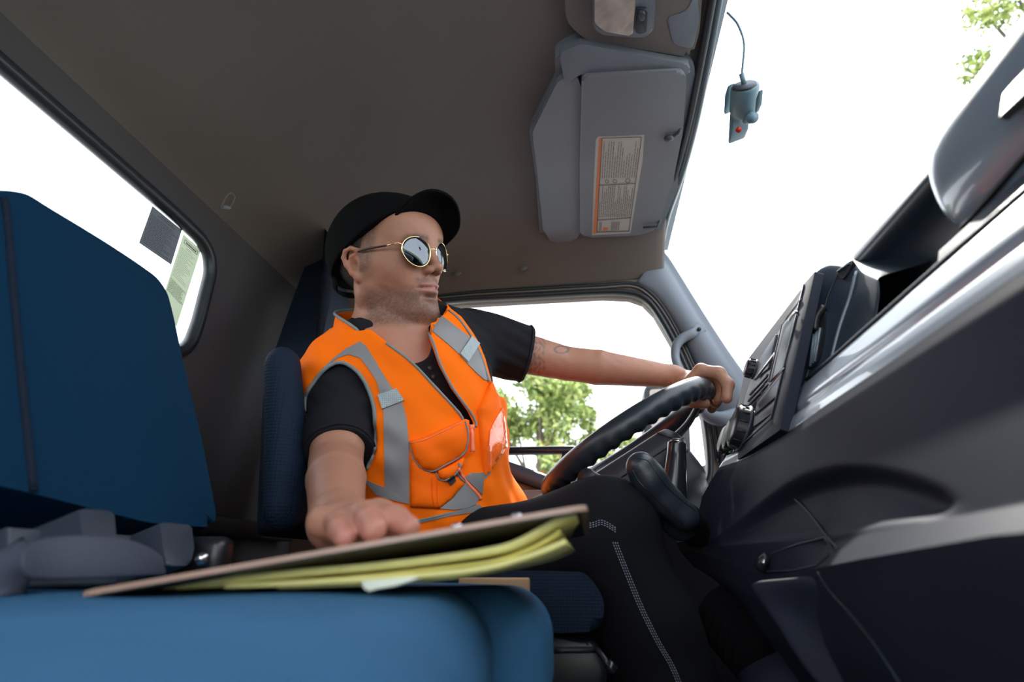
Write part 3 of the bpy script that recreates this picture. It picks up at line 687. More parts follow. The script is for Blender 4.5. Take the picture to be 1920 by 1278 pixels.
# hinge covers under the backrest
for (x0, y0, w) in ((183, 952, 68), (332, 978, 62)):
    pts = [SB(x0-w/2, y0, .02), SB(x0+w*.45, y0+6, .02), SB(x0+w*.52, y0+50, .035), SB(x0+w*.40, y0+82, .04), SB(x0-w*.30, y0+82, .04), SB(x0-w*.42, y0+50, .035)]
    slab('hinge_cover', pts, sn, .05, M['greyplastic'], ps, bevel=.006, bseg=2, rad=.006)
slab('hinge_panel', [SB(20, 985, -.01), SB(380, 1010, -.01), SB(390, 1090, -.01), SB(20, 1100, -.01)], sn, .02, M['greyplastic'], ps, bevel=.004)
tubeobj('hinge_bolt', [SB(378, 1047, .045), SB(378, 1047, .055)], .006, M['steel'], ps, seg=12)
box('recliner', SB(385, 1052, .02), (.05, .03, .05), M['black'], ps, bevel=.01)
adopt(ps)
# belts
bl = empty('seat_belt', SB(170, 1040, .05)); tag(bl, 'grey seat belt webbing looped across the passenger backrest base', 'belt')
def ribbon(name, rows, m, parent, th=.0018): return grid(name, rows, m, parent, solid=th, sub=1)
R1 = [(35, 1032, 1085, .09), (60, 1012, 1088, .075), (110, 1002, 1090, .07), (170, 1000, 1088, .07), (230, 1006, 1084, .065), (280, 1022, 1080, .055), (310, 1048, 1078, .03), (318, 1062, 1082, .0)]
ribbon('webbing', [[SB(x, a, d), SB(x, (a+b)/2, d+.004), SB(x, b, d)] for x, a, b, d in R1], M['belt'], bl)
R2 = [(50, -5, 1000, 1010, .10), (0, 0, 1010, 1020, .11)]
ribbon('webbing', [[W(-60, 1040, Y=.33), W(-60, 1130, Y=.31)], [W(0, 1032, Y=.34), W(0, 1125, Y=.31)], [W(30, 1008, Y=.37), W(40, 1120, Y=.32)], [W(52, 995, Y=.39), W(62, 1114, Y=.33)]], M['belt'], bl)
adopt(bl)
bk = empty('belt_buckle', W(365, 1068, Y=.60)); tag(bk, 'black seat belt buckle with a red release button', 'buckle')
box('buckle_body', W(368, 1074, Y=.60), (.055, .03, .022), M['black'], bk, bevel=.004)
box('release_button', W(365, 1068, Y=.585), (.045, .012, .010), M['red'], bk, bevel=.002)
adopt(bk)
bx = box('cardboard_box', W(975, 1088, Y=.68)+V((-.03, 0, -.022)), (.08, .035, .05), M['tan'], bevel=.002); tag(bx, 'brown cardboard box corner behind the passenger cushion', 'box')

# ================================================================== driver's seat
ds = empty('driver_seat', (-.3, .92, .3)); tag(ds, 'dark blue high-backed driver\'s seat with mesh side bolsters', 'seat')
sb0 = V((-.475, 0, .60)); sbn = V((1, 0, .20)).normalized()
def DB(x, y): return WP(x, y, sb0, sbn)
bkp = [DB(x, y) for x, y in [(680, 446), (652, 440), (626, 530), (598, 640), (584, 720), (584, 980)]]; zt = bkp[0].z; ym = 1.0
bkp += [V((p.x, max(1.16, 2*ym-p.y), p.z)) if k > 1 else V((p.x, 1.07+.05*k, p.z)) for k, p in reversed(list(enumerate(bkp)))]
slab('backrest', bkp, sbn, .10, M['navy'], ds, bevel=.022, bseg=4, rad=.02)
for sgn in (1,):
    s = SDF((-.56, .56, .52), (-.32, .80, .88), .004)
    pb = [W(530, 690, Y=.70), W(536, 800, Y=.71), W(536, 945, Y=.72)]
    s.chain([np.array(p) for p in pb], [.032, .034, .036], k=.0, flat=.75, fax=(1, 0, 0))
    s.build('side_bolster', mat('bolster_mesh', (.005, .015, .033), .75, weave=220, bump=.6, spec=.2), ds)
pp = [W(1000, 1070, Y=.74), W(1095, 1072, Y=.74), W(1118, 1098, Y=.74), W(1134, 1128, Y=.74), W(1128, 1184, Y=.74), W(990, 1188, Y=.74), W(700, 1180, Y=.76), W(700, 1070, Y=.76)]
slab('cushion', pp, (0, -1, 0), .40, M['navy'], ds, bevel=.02, bseg=4, rad=.02)
slab('seat_plinth', [p+V((0, .04, -.075)) for p in pp], (0, -1, 0), .32, M['black'], ds, bevel=.01)
tubeobj('adjust_lever', [W(1030, 1219, Y=.72), W(1110, 1218, Y=.72), W(1123, 1222, Y=.71), W(1140, 1246, Y=.70)], .0035, M['black'], ds, smoothn=3)
tubeobj('lever_tip', [W(1138, 1242, Y=.70), W(1152, 1258, Y=.70)], .006, M['gloss'], ds)
adopt(ds)
struct(box('footwell_shade', (.30, 1.31, .31), (.62, .04, .62), M['cap'], bevel=.01))  # black panel added to darken the footwell, standing in for its shade

# engine tunnel between the seats
s = SDF((-.35, .44, .0), (.16, .84, .46), .006)
s.cone((-.22, .60, .19), (.00, .60, .16), .14, .135, k=0); s.rbox((-.12, .60, .10), (.16, .12, .14), .05, k=.05)
o = s.build('engine_cover', mat('cover_grey', (.06, .07, .08), .7, weave=200, bump=.3)); tag(o, 'grey domed engine cover low beside the driver\'s seat', 'cover')
# ================================================================== dashboard
dash = empty('dashboard', (.3, .5, .7)); tag(dash, 'dark grey truck dashboard sweeping across the cab under the windscreen', 'dashboard')
Yk = [-.35, .0, .15, .30, .45, .58, .70, .80, .90, .97, 1.01]
def tbl(v): return lambda y: float(np.interp(y, Yk, v))
PR = [  # (x, z) control rows as functions of Y, from the upper back edge to the toe board
 (tbl([.290]*11), tbl([.750]*11)),
 (tbl([.274]*11), tbl([.738]*11)),
 (tbl([.256]*8+[.250, .244, .238]), tbl([.706]*11)),
 (tbl([.245]*8+[.239, .229, .221]), tbl([.686]*9+[.687, .686])),
 (tbl([.238]*7+[.234, .226, .216, .208]), tbl([.668]*11)),
 (tbl([.226]*6+[.220, .212, .196, .176, .164]), tbl([.610]*9+[.602, .596])),
 (tbl([.206]*4+[.208, .222, .206, .190, .172, .156, .147]), tbl([.560, .560, .559, .557, .553, .548, .56, .565, .566, .566, .566])),
 (tbl([.190]*4+[.194, .208, .200, .187, .172, .158, .150]), tbl([.546, .545, .545, .543, .534, .527, .515, .53, .545, .552, .552])),
 (tbl([.191]*4+[.196, .208, .198, .190, .182, .176, .172]), tbl([.535, .535, .535, .533, .526, .520, .50, .50, .51, .520, .525])),
 (tbl([.205]*5+[.212, .208, .208, .215, .225, .23]), tbl([.46]*6+[.45, .45, .465, .49, .50])),
 (tbl([.235]*5+[.24, .24, .25, .27, .29, .30]), tbl([.34]*6+[.36, .38, .42, .46, .48])),
 (tbl([.27]*11), tbl([.24]*6+[.30, .34, .40, .44, .46])),
]
def fascia(y, t):
    i = min(int(t), len(PR)-2); u = t-i; x = PR[i][0](y)*(1-u)+PR[i+1][0](y)*u; z = PR[i][1](y)*(1-u)+PR[i+1][1](y)*u
    cx = .60; e = (y-cx)/.27; arch = .560+.060*max(0, 1-e*e)     # knee scoop under an arched edge
    if abs(e) < 1 and .555 < z < arch: s = min(1, (arch-z)/.024)*min(1, (z-.553)/.01)*min(1, (1-abs(e))/.15); s = s*s*(3-2*s); x += .026*s*max(0, (z-.548)/(arch-.548))
    if y > .84: y -= .085*((y-.84)/.17)*min(1, max(0, (z-.572)/.10))
    return V((x, y, z))
rows = []
Ys = [-.35, -.1]+list(np.linspace(.05, 1.01, 170))
for t in np.linspace(0, 3.5, 36): rows.append([fascia(y, t)+V((.006*math.exp(-((t-2.15)/.17)**2), 0, -.004*math.exp(-((t-2.15)/.17)**2))) for y in Ys[::5]+[Ys[-1]]])
grid('padded_strip', rows, M['strip'], dash, solid=.012, offset=-1)
rows = []
for t in np.concatenate([np.linspace(3.45, 5, 30), np.linspace(5.02, 7, 60), np.linspace(7.1, 11, 24)]): rows.append([fascia(y, t) for y in Ys])
fo = grid('lower_fascia', rows, M['dash'], dash, solid=.012, offset=-1)
# storage pocket cut through the fascia
pk = [(1436, 1062), (1452, 1040), (1500, 1022), (1546, 1006), (1560, 1024), (1553, 1046), (1532, 1061), (1480, 1068), (1430, 1076)]
def cut(target, pts, near, far):
    bm = bmesh.new(); A = [bm.verts.new(W(x, y, Y=near)) for x, y in pts]; B = [bm.verts.new(W(x, y, Y=far)) for x, y in pts]; N = len(pts)
    bm.faces.new(A); bm.faces.new(B[::-1])
    for i in range(N): bm.faces.new((A[i], B[i], B[(i+1) % N], A[(i+1) % N]))
    c = frombm('cutter', bm); m = target.modifiers.new('b', 'BOOLEAN'); m.operation = 'DIFFERENCE'; m.object = c; m.solver = 'EXACT'
    bpy.context.view_layer.update(); dg = bpy.context.evaluated_depsgraph_get(); me = bpy.data.meshes.new_from_object(target.evaluated_get(dg))
    target.modifiers.clear(); target.data = me; bpy.data.objects.remove(c)
cut(fo, pk, .50, .95); sharp(fo, 30)
slab('storage_pocket', [fascia(y, 6)+V((.07, 0, z)) for y, z in ((.50, .03), (.50, -.06), (.90, -.06), (.90, .03))], (-1, 0, 0), .01, M['black'], dash)
def FS(x, y, d=.001):
    # cast on to the fascia by marching along Y
    best = None
    for yy in np.linspace(.15, 1.0, 86):
        p = W(x, y, Y=yy)
        for t in np.linspace(2, 10.5, 86):
            q = fascia(yy, t); e = (p-q).length
            if best is None or e < best[0]: best = (e, q)
    return best[1]+V((-d, -d*.5, 0))
tubeobj('pocket_rim', [FS(x, y, .0) for x, y in pk], .0013, M['dashtop'], dash, seg=6, closed=True)
tubeobj('pocket_latch', [W(1424, 1068, Y=.70), W(1432, 1050, Y=.70), W(1440, 1044, Y=.70)], .006, M['black'], dash, seg=8)
tubeobj('latch_pin', [W(1430, 1058, Y=.69), W(1434, 1050, Y=.69)], .0022, M['steel'], dash, seg=8)
# fine joint lines of the lower panels
tubeobj('panel_joint', [FS(1495, 932), FS(1520, 965), FS(1548, 1000), FS(1572, 1026)], .0011, M['greyplastic'], dash, smoothn=4, seg=6)
tubeobj('panel_joint', [FS(1535, 1072), FS(1560, 1110), FS(1600, 1160), FS(1650, 1225), FS(1700, 1290)], .0011, M['dashtop'], dash, smoothn=4, seg=6)
# lower drawer block, nearer than the pocket
dr = [W(1405, 1090, Y=.66), W(1532, 1070, Y=.585), W(1705, 1300, Y=.585), W(1540, 1300, Y=.60), W(1470, 1200, Y=.62), W(1446, 1152, Y=.64)]
rows = [[W(1405, 1090, Y=.665), W(1450, 1083, Y=.64), W(1495, 1077, Y=.61), W(1534, 1069, Y=.585)],
        [W(1424, 1120, Y=.655), W(1470, 1115, Y=.635), W(1520, 1110, Y=.61), W(1566, 1108, Y=.585)],
        [W(1446, 1152, Y=.645), W(1500, 1152, Y=.63), W(1550, 1152, Y=.61), W(1598, 1150, Y=.585)],
        [W(1474, 1206, Y=.63), W(1530, 1206, Y=.62), W(1585, 1206, Y=.60), W(1638, 1204, Y=.58)],
        [W(1540, 1310, Y=.60), W(1600, 1310, Y=.60), W(1660, 1310, Y=.59), W(1712, 1308, Y=.575)]]
grid('drawer_panel', rows, M['dash'], dash, solid=.012, sub=2, offset=-1)
# upper dash: tray behind the padded strip, rear lip, top deck
def lat(x, z, ys): return [V((x, y, z)) for y in ys]
Yt = list(np.linspace(-.35, .76, 14))+[.9, 1.05, 1.2]
rows = [lat(x, z, Yt) for x, z in [(.282, .744), (.292, .750), (.300, .742), (.306, .722), (.33, .712), (.385, .716), (.404, .74), (.412, .80), (.408, .862), (.392, .888), (.374, .893), (.3705, .898), (.374, .906), (.386, .928), (.398, .936), (.47, .945)]]
grid('upper_tray', rows, M['dashtop'], dash, solid=.006, sub=1, offset=-1)
tubeobj('tray_lip_glint', [V((.3700, y, .8965)) for y in (-.35, .1, .70)], .0026, M['greysheen'], dash, seg=8)  # pale tube that paints the thin highlight along the tray edge
# passenger airbag pod, rounded bulge running out of frame to the right
rows = []
for y, s in [(-.35, 1), (.0, 1), (.15, 1), (.26, 1), (.33, .99), (.38, .965), (.415, .92), (.435, .84), (.447, .70), (.452, .45), (.453, .02)]:
    r = []
    for k in range(25):
        a = 2*pi*k/24; ca, sa = cos(a), sin(a); ex = .75
        x = abs(ca)**ex*(1 if ca > 0 else -1); z = abs(sa)**ex*(1 if sa > 0 else -1)
        r.append(V((.378+.072*s*x, y, .838+.068*s*z)))
    rows.append(r)
pod = grid('airbag_pod', rows, M['greysheen'], dash, sub=1)
bpod = BVHTree.FromPolygons([tuple(v.co) for v in pod.data.vertices], [tuple(p.vertices) for p in pod.data.polygons])
seam('pod_joint', [(1752, 478), (1790, 440), (1850, 374), (1915, 300), (2000, 205)], bpod, .0022, M['black'], dash, off=0, n=4)
slab('pod_gap_panel', [V((.292, -.35, .748)), V((.292, .43, .748)), V((.312, .445, .782)), V((.312, -.35, .782))], (-.88, 0, .47), .02, M['dash'], dash, bevel=.004)
slab('pod_vent', [WP(x, y, V((.315, .3, .86)), V((-1, 0, .45)).normalized()) for x, y in [(1872, 222), (1880, 176), (1930, 118), (1930, 168)]], (-1, 0, .45), .006, M['black'], dash, bevel=.001)
# ---- centre instrument stack
TR = W(1522, 515, Y=.72); BR = W(1455, 800, Y=.72); TL = TR+V((0, .345, 0)); BL = BR+V((0, .30, 0))
en = (TR-BR).cross(V((0, 1, 0))).normalized(); en = en if en.x < 0 else -en
def ST(x, y, d=0): return WP(x, y, TR+en*d, en)
print('stack', TR, BR, en, proj(TL), proj(BL))
slab('stack_frame', [TR, TL, BL, BR], en, .05, M['dash'], dash, bevel=.006, bseg=3, rad=.012)
slab('stack_bezel', [ST(x, y, .003) for x, y in [(1518, 525), (1412, 700), (1398, 740), (1372, 868), (1436, 812), (1452, 775)]], en, .004, M['black'], dash, bevel=.0015, rad=.006)
def SP(name, pts, m, d, th=.004, bv=.001, rad=.003): return slab(name, [ST(x, y, d) for x, y in pts], en, th, m, dash, bevel=bv, rad=rad)
SP('storage_lid', [(1505, 560), (1466, 611), (1441, 717), (1475, 683)], M['dashtop'], .007)
SP('card_slot', [(1508, 535), (1470, 600), (1498, 570), (1512, 545)], M['dash'], .0065)
SP('storage_lid', [(1470, 688), (1419, 752), (1415, 776), (1466, 734)], M['dashtop'], .007)
SP('ashtray_slot', [(1465, 740), (1415, 780), (1412, 800), (1460, 764)], M['dark'], .006)
SP('radio', [(1455, 625), (1424, 672), (1412, 712), (1440, 690)], M['dashtop'], .006)
for k in range(3):
    a = .25+.25*k; q = [(1438-6*k, 700+16*k), (1406-3*k, 736+12*k), (1404-3*k, 741+12*k), (1436-6*k, 706+16*k)]
    SP('vent_slat', q, M['greyplastic'], .008, .003, .0008, .001)
SP('tick_strip', [(1450, 660), (1418, 704), (1416, 709), (1449, 666)], M['steel'], .0085, .002, .0005, 0)
def knob(px, py, r, h, d, name='rotary_knob', m=None):
    c = ST(px, py, d); pr = []
    tubeobj(name, [c, c+en*h*.1, c+en*h*.85, c+en*h], [r*1.08, r, r*.96, r*.80], m or M['black'], dash, seg=28)
    o = tubeobj('knob_ring', [c+en*(h*.2), c+en*(h*.35)], [r*1.06, r*1.06], M['greyplastic'], dash, seg=28)
    for k in range(14):
        a = 2*pi*k/14; u = V((0, 1, 0)); w = en.cross(u); p = c+(u*cos(a)+w*sin(a))*r*1.0
        tubeobj('knob_rib', [p+en*h*.4, p+en*h*.85], .0012, M['dark'], dash, seg=4)
knob(1404, 806, .036, .026, .0)
knob(1386, 818, .030, .022, .0)
knob(1372, 828, .026, .020, .0)
knob(1420, 694, .017, .020, .0)
tubeobj('latch_ring', [ST(1480, 600, .012), ST(1486, 590, .016), ST(1494, 584, .016), ST(1497, 590, .010)], .002, M['steel'], dash, smoothn=4, seg=6)
SP('stack_rim', [(1528, 508), (1506, 534), (1445, 786), (1462, 806)], M['dash'], .007, .012, .003)
SP('stack_rim', [(1462, 806), (1447, 776), (1372, 846), (1360, 878)], M['dash'], .006, .012, .003)
tubeobj('rim_trim', [ST(1507, 533, .008), ST(1446, 784, .008), ST(1374, 848, .007)], .0012, M['greyplastic'], dash, seg=6)
tubeobj('rim_trim', [ST(1502, 560, .009), ST(1466, 608, .009), ST(1441, 716, .009)], .0010, M['steel'], dash, seg=6)
tubeobj('rim_trim', [ST(1470, 690, .009), ST(1419, 753, .009)], .0010, M['steel'], dash, seg=6)
# instrument binnacle edge beyond the stack
slab('binnacle_side', [W(1408, 690, Y=1.06), W(1399, 700, Y=1.06), W(1372, 790, Y=1.06), W(1352, 880, Y=1.06), W(1340, 905, Y=1.06), W(1372, 905, Y=1.06), W(1420, 760, Y=1.06)], (-.5, -1, 0), .02, M['dark'], dash, bevel=.004, rad=.008)
slab('switch_panel', [W(1352, 878, Y=1.03), W(1336, 925, Y=1.03), W(1350, 930, Y=1.03), W(1392, 868, Y=1.03)], (-.5, -1, 0), .02, M['black'], dash, bevel=.003, rad=.004)
for k in range(3):
    tubeobj('switch_trim', [W(1345+12*k, 912-10*k, Y=1.015), W(1362+12*k, 890-12*k, Y=1.015)], .0014, M['steel'], dash, seg=5)
# curved hood end facing the passenger, with its two vents
cT = [(1522, 514, .72), (1530, 501, .716), (1545, 491, .708), (1566, 488, .695), (1592, 490, .67), (1626, 505, .63), (1650, 520, .58)]
cB = [(1440, 818, .72), (1462, 795, .716), (1486, 770, .708), (1514, 744, .695), (1552, 708, .665), (1592, 672, .62), (1640, 628, .56)]
rows = [[W(a[0], a[1], Y=a[2])+V((.09, 0, .02)) for a in cT]]
for k in range(9):
    u = k/8; w = u**1.15; rows.append([W(a[0]+(b[0]-a[0])*w, a[1]+(b[1]-a[1])*w, Y=a[2])+V((0, -.010*sin(pi*u), 0)) for a, b in zip(cT, cB)])
rows.append([W(b[0], b[1], Y=b[2])+V((.05, 0, -.05)) for b in cB])
ho = grid('hood_end', rows, M['dashtop'], dash, solid=.004, sub=2, offset=-1)
bmh = BVHTree.FromPolygons([tuple(v.co) for v in ho.data.vertices], [tuple(p.vertices) for p in ho.data.polygons])
dashbv = bmh
patch('side_vent', [(1549, 573), (1556, 582), (1552, 640), (1542, 686), (1518, 699), (1522, 672), (1536, 610)], dashbv, .0075, M['black'], dash, smooth=1)
for k in range(4): seam('vent_slat', [(1548-5*k, 620+4*k), (1538-4*k, 682+3*k)], dashbv, .0016, M['greysheen'], dash, off=.0085, n=0)
tubeobj('vent_thumbwheel', [hit(dashbv, 1553, 578)[0]-V((.008, .006, 0)), hit(dashbv, 1541, 600)[0]-V((.010, .008, 0)), hit(dashbv, 1537, 622)[0]-V((.008, .006, 0))], .0050, M['black'], dash, smoothn=4, seg=8)
patch('top_vent', [(1576, 518), (1590, 502), (1604, 494), (1608, 500), (1598, 518), (1588, 530)], dashbv, .0075, M['black'], dash, smooth=1)
seam('vent_slat', [(1580, 514), (1602, 499)], dashbv, .0014, M['greysheen'], dash, off=.0085, n=0)
seam('hood_groove', [(1500, 760), (1530, 660), (1556, 560), (1580, 510)], dashbv, .0014, M['black'], dash, off=.0045, n=4)
seam('vent_surround', [(1560, 700), (1580, 620), (1600, 560), (1612, 512)], dashbv, .0022, M['greysheen'], dash, off=.0045, n=4)
adopt(dash)
# ---- heater hose and duct in the footwell
hose = empty('heater_duct', W(1410, 1200, Y=.86)); tag(hose, 'ribbed black heater hose low under the dash', 'duct')
a = W(1362, 1150, Y=.90); b = W(1452, 1246, Y=.82); P = []; R = []
for k in range(43):
    u = k/42; P.append(a.lerp(b, u)); R.append(.044+.0045*cos(2*pi*k/7))
tubeobj('bellows', P, R, M['cap'], hose, seg=28)
tubeobj('duct_end', [W(1452, 1242, Y=.82), W(1500, 1330, Y=.80)], [.050, .055], M['dash'], hose, seg=24); adopt(hose)

# ================================================================== steering wheel, column, levers
wc = V((.078, 1.0, .739)); wa = V((cos(radians(30.5)), 0, sin(radians(30.5)))); wb = V((0, 1, 0)); wnv = V((-wa.z, 0, wa.x)); WR = .168
def WH(t, r=WR, h=0): t = radians(t); return wc+(wa*cos(t)+wb*sin(t))*r+wnv*h
sw = empty('steering_wheel', wc); tag(sw, 'black steering wheel with finger-grip rim held by the driver', 'steering wheel')
bm = bmesh.new(); n = 240; seg = 18; rings = []
for i in range(n):
    t = 2*pi*i/n; c = wc+(wa*cos(t)+wb*sin(t))*WR; e = (wa*cos(t)+wb*sin(t)); w = .0018*cos(t*44)
    rr = []
    for k in range(seg):
        a = 2*pi*k/seg; lower = max(0, -sin(a)); r = .0182+w*lower
        rr.append(bm.verts.new(c+e*cos(a)*r*.92+wnv*sin(a)*r*1.08))
    rings.append(rr)
for i in range(n):
    A = rings[i]; B = rings[(i+1) % n]
    for k in range(seg): bm.faces.new((A[k], A[(k+1) % seg], B[(k+1) % seg], B[k]))
frombm('rim', bm, M['leather'], sw)
for t in (0, 180):
    tubeobj('spoke', [WH(t, .06, -.040), WH(t, .11, -.030), WH(t, .160, -.006)], [.016, .013, .010], M['dark'], sw, smoothn=5, seg=12, flat=(1.6, .5), up=wb)
hc_ = wc-wnv*.047-wa*.012
bm = bmesh.new(); q = [(-.088, -.056), (.070, -.060), (.088, -.046), (.088, .046), (.070, .060), (-.088, .056)]
top = [(x*.86, y*.80) for x, y in q]; mid_ = q; bot = [(x*.96, y*.96) for x, y in q]
L_ = [[bm.verts.new(hc_+wa*x+wb*y+wnv*h) for x, y in P_] for P_, h in ((top, .028), (mid_, .008), (bot, -.030))]
bm.faces.new(L_[0]); bm.faces.new(L_[2][::-1])
for A_l, B_l in zip(L_[:-1], L_[1:]):
    for i in range(6): bm.faces.new((A_l[i], B_l[i], B_l[(i+1) % 6], A_l[(i+1) % 6]))
bmesh.ops.bevel(bm, geom=bm.edges[:], offset=.006, segments=3, profile=.5, affect='EDGES')
sharp(frombm('hub', bm, M['cowl'], sw), 50)
tubeobj('hub_joint', [hc_+wa*x+wb*y*1.01+wnv*-.004 for x, y in [(-.088, -.056), (.070, -.0605), (.0885, -.046)]], .0012, M['black'], sw, seg=5)
tubeobj('hub_joint', [hc_+wa*.055-wb*.0500+wnv*.027, hc_+wa*.068-wb*.0605+wnv*.006, hc_+wa*.068-wb*.0600-wnv*.03], .0012, M['black'], sw, seg=5)
adopt(sw)
scol = empty('steering_column', wc-wnv*.1); tag(scol, 'dark plastic steering column cowl behind the wheel', 'column')
s = SDF((-.02, .84, .38), (.36, 1.16, .76), .005)
A3 = np.array([list(wa), list(wb), list(wnv)])
s.rbox(wc-wnv*.095+wa*.005, (.070, .052, .030), .015, A3, k=0)
s.cone(wc-wnv*.10+wa*.02, wc-wnv*.34+wa*.06, .046, .042, k=.02)
s.build('cowl', M['cowl'], scol)
seamw = wc-wnv*.083+wa*.012
bmq = [seamw+wa*x+wb*y for x, y in roundpoly([(-.086, -.069), (.086, -.069), (.086, .069), (-.086, .069)], .02)] if False else None
# stalk with white ring on the near left
tubeobj('indicator_stalk', [W(1150, 912, Y=.92), W(1122, 905, Y=.88), W(1098, 896, Y=.85)], [.009, .013, .016], M['dark'], scol, smoothn=4, seg=16)
tubeobj('stalk_ring', [W(1104, 897, Y=.865), W(1112, 890, Y=.865)], [.0165, .015], M['greyplastic'], scol, seg=16)
adopt(scol)
# parking brake lever: thick curved grip
pbk = empty('parking_brake_lever', W(1290, 990, Y=.84)); tag(pbk, 'thick curved black parking brake lever nearest the driver\'s knee', 'lever')
s = SDF(np.array(W(1230, 920, Y=.83))-np.array([.13, .09, .16]), np.array(W(1230, 920, Y=.83))+np.array([.16, .12, .13]), .0035)
L1 = [np.array(W(x, y, Y=Y_)) for x, y, Y_ in [(1203, 876, .80), (1218, 900, .805), (1248, 936, .815), (1284, 966, .82)]]
s.chain(L1, [.0225, .0230, .0200, .020], k=.012)
s.cone(np.array(W(1222, 925, Y=.85)), np.array(W(1275, 980, Y=.86)), .024, .026, k=.02)
s.build('grip', M['leather'], pbk)
gp = bvh_of(s.v, s.F)
seam('grip_joint', [(1196, 858), (1216, 864), (1230, 884), (1250, 912), (1282, 940), (1303, 956)], gp, .0012, M['black'], pbk, off=.0)
seam('grip_joint', [(1186, 880), (1200, 905), (1232, 935), (1280, 982)], gp, .001, M['black'], pbk, off=.0)
tubeobj('lever_arm', [W(1288, 968, Y=.84), W(1300, 982, Y=.87), W(1306, 1000, Y=.90)], [.020, .021, .022], M['cap'], pbk, smoothn=4, seg=16)
adopt(pbk)
gs = empty('gear_shift', W(1265, 925, Y=.90)); tag(gs, 'upright black gear shift stalk with round cap behind the brake lever', 'lever')
tubeobj('shaft', [W(1269, 828, Y=.90), W(1269, 832, Y=.90), W(1268, 850, Y=.90), W(1266, 885, Y=.90), W(1262, 925, Y=.90), W(1262, 960, Y=.90)], [.0125, .0150, .0155, .0185, .0215, .022], M['gloss'], gs, smoothn=5, seg=22)
tubeobj('cap', [W(1270, 829, Y=.90), W(1270, 825, Y=.90), W(1270, 823.5, Y=.90)], [.0115, .0105, .008], M['dark'], gs, seg=22)
tubeobj('cap_ring', [W(1270, 831, Y=.90), W(1270, 829, Y=.90)], [.0135, .0125], M['greyplastic'], gs, seg=22)
adopt(gs)
# ================================================================== the driver
per = empty('person', (-.25, .90, .45))
tag(per, 'driver in orange high-visibility vest, black cap and mirrored sunglasses, one hand on the wheel', 'person')
# head frame: F forward, R his right, U up; origin midway between the ear canals
HD = W(718, 508, Y=.80); HS = 1.085e-3
dv = (HD-V(CAM)).normalized(); ex = V(cr); ex = (ex-dv*ex.dot(dv)).normalized(); ey = ex.cross(dv).normalized(); ey = ey if ey.z > 0 else -ey
vv = -dv; el = radians(8); hU = ey*cos(el)-vv*sin(el); hh = vv*cos(el)+ey*sin(el); al = radians(42)
hF = (ex*cos(al)+hh*sin(al)).normalized(); hR = hF.cross(hU).normalized()
RM = np.array([list(hF), list(hR), list(hU)])
def H(f, r, u): return HD+(hF*f+hR*r+hU*u)*HS
def Hn(f, r, u): return np.array(H(f, r, u))
# torso frame
at_ = radians(50); tF = V((cos(at_), -sin(at_), 0)); tU = V((-.10, -.06, 1)).normalized(); tR = tF.cross(tU).normalized(); tF = tU.cross(tR).normalized()
TM = np.array([list(tF), list(tR), list(tU)])
CH = W(778, 745, Y=.885); AB = W(785, 875, Y=.915); NB = W(738, 655, Y=.845)
SR = W(645, 712, Y=.80); SL = W(886, 640, Y=.99); PV = W(800, 990, Y=.95)
ELR = W(630, 868, Y=.715); WRR = W(632, 978, Y=.54)
ELL = W(1062, 681, Y=1.06); WRL = W(1262, 706, Y=1.09); FARM = W(1140, 699, Y=1.09)
A_ = lambda p: np.array(p)

# ---------------- body (one continuous skin)
h = .0025
s = SDF((-.56, .30, .50), (.34, 1.22, 1.24), h)
def he(c, r, k=10, mode='u', R=RM): s.ell(Hn(*c), np.array(r)*HS, R, k*HS, mode)
def hc(a, b, ra, rb, k=10, mode='u', flat=None, fax=None): s.cone(Hn(*a), Hn(*b), ra*HS, rb*HS, k*HS, mode, flat, fax)
s.ell(A_(CH), (.10, .155, .19), TM, .02); s.ell(A_(AB), (.105, .13, .16), TM, .04); s.ell(A_(PV), (.11, .16, .12), TM, .04)
s.cone(A_(NB), A_(SR), .055, .055, .05); s.cone(A_(NB), A_(SL), .055, .055, .05)
# neck
s.cone(Hn(2, 0, -30), A_(NB)+np.array([0, 0, -.02]), .053, .057, .02)
s.cone(Hn(6, 30, -20), A_(NB)+A_(tF)*.055+A_(tR)*.02-np.array([0, 0, .035]), .017, .016, .02)
# cranium, face
he((6, 0, 48), (93, 74, 80), 0); hc((48, 0, 22), (58, 0, -42), 52, 36, 26)
hc((18, 44, -38), (76, 13, -71), 17, 16, 22); hc((18, -44, -38), (76, -13, -71), 17, 16, 22)
hc((20, 50, 0), (14, 48, -38), 24, 18, 24); hc((20, -50, 0), (14, -48, -38), 24, 18, 24)
he((84, 0, -70), (15, 19, 15), 16); he((76, 0, -38), (22, 30, 25), 16)
he((50, 36, -4), (30, 25, 30), 30); he((50, -36, -4), (30, 25, 30), 30)
he((66, 0, 62), (34, 58, 40), 24)
hc((86, 9, 37), (74, 44, 38), 9, 9, 12); hc((86, -9, 37), (74, -44, 38), 9, 9, 12)
for g_ in (1, -1):
    he((94, g_*30, 22), (13, 17, 11), 10, 's'); he((77, g_*31, 22), (13.5, 14, 13), 3)
# nose
hc((95, 0, 30), (110, 0, -1), 5.6, 7.2, 8); he((112, 0, -5), (9, 8.6, 8), 6)
for g_ in (1, -1):
    he((102, g_*11, -9), (10, 6, 7), 5); he((105, g_*6, -15), (6, 3.4, 4), 2, 's')
# lips
he((96, 0, -26), (7, 12, 9), 8)
he((95, 0, -31), (7.5, 24, 4.4), 3.5); he((94, 0, -40.5), (7.5, 21, 5.4), 3.5); hc((104, 0, -35.2), (90, 26, -37), 1.6, 1.2, 2, 's'); hc((104, 0, -35.2), (90, -26, -37), 1.6, 1.2, 2, 's')
he((98, 0, -51), (9, 18, 4.5), 8, 's')
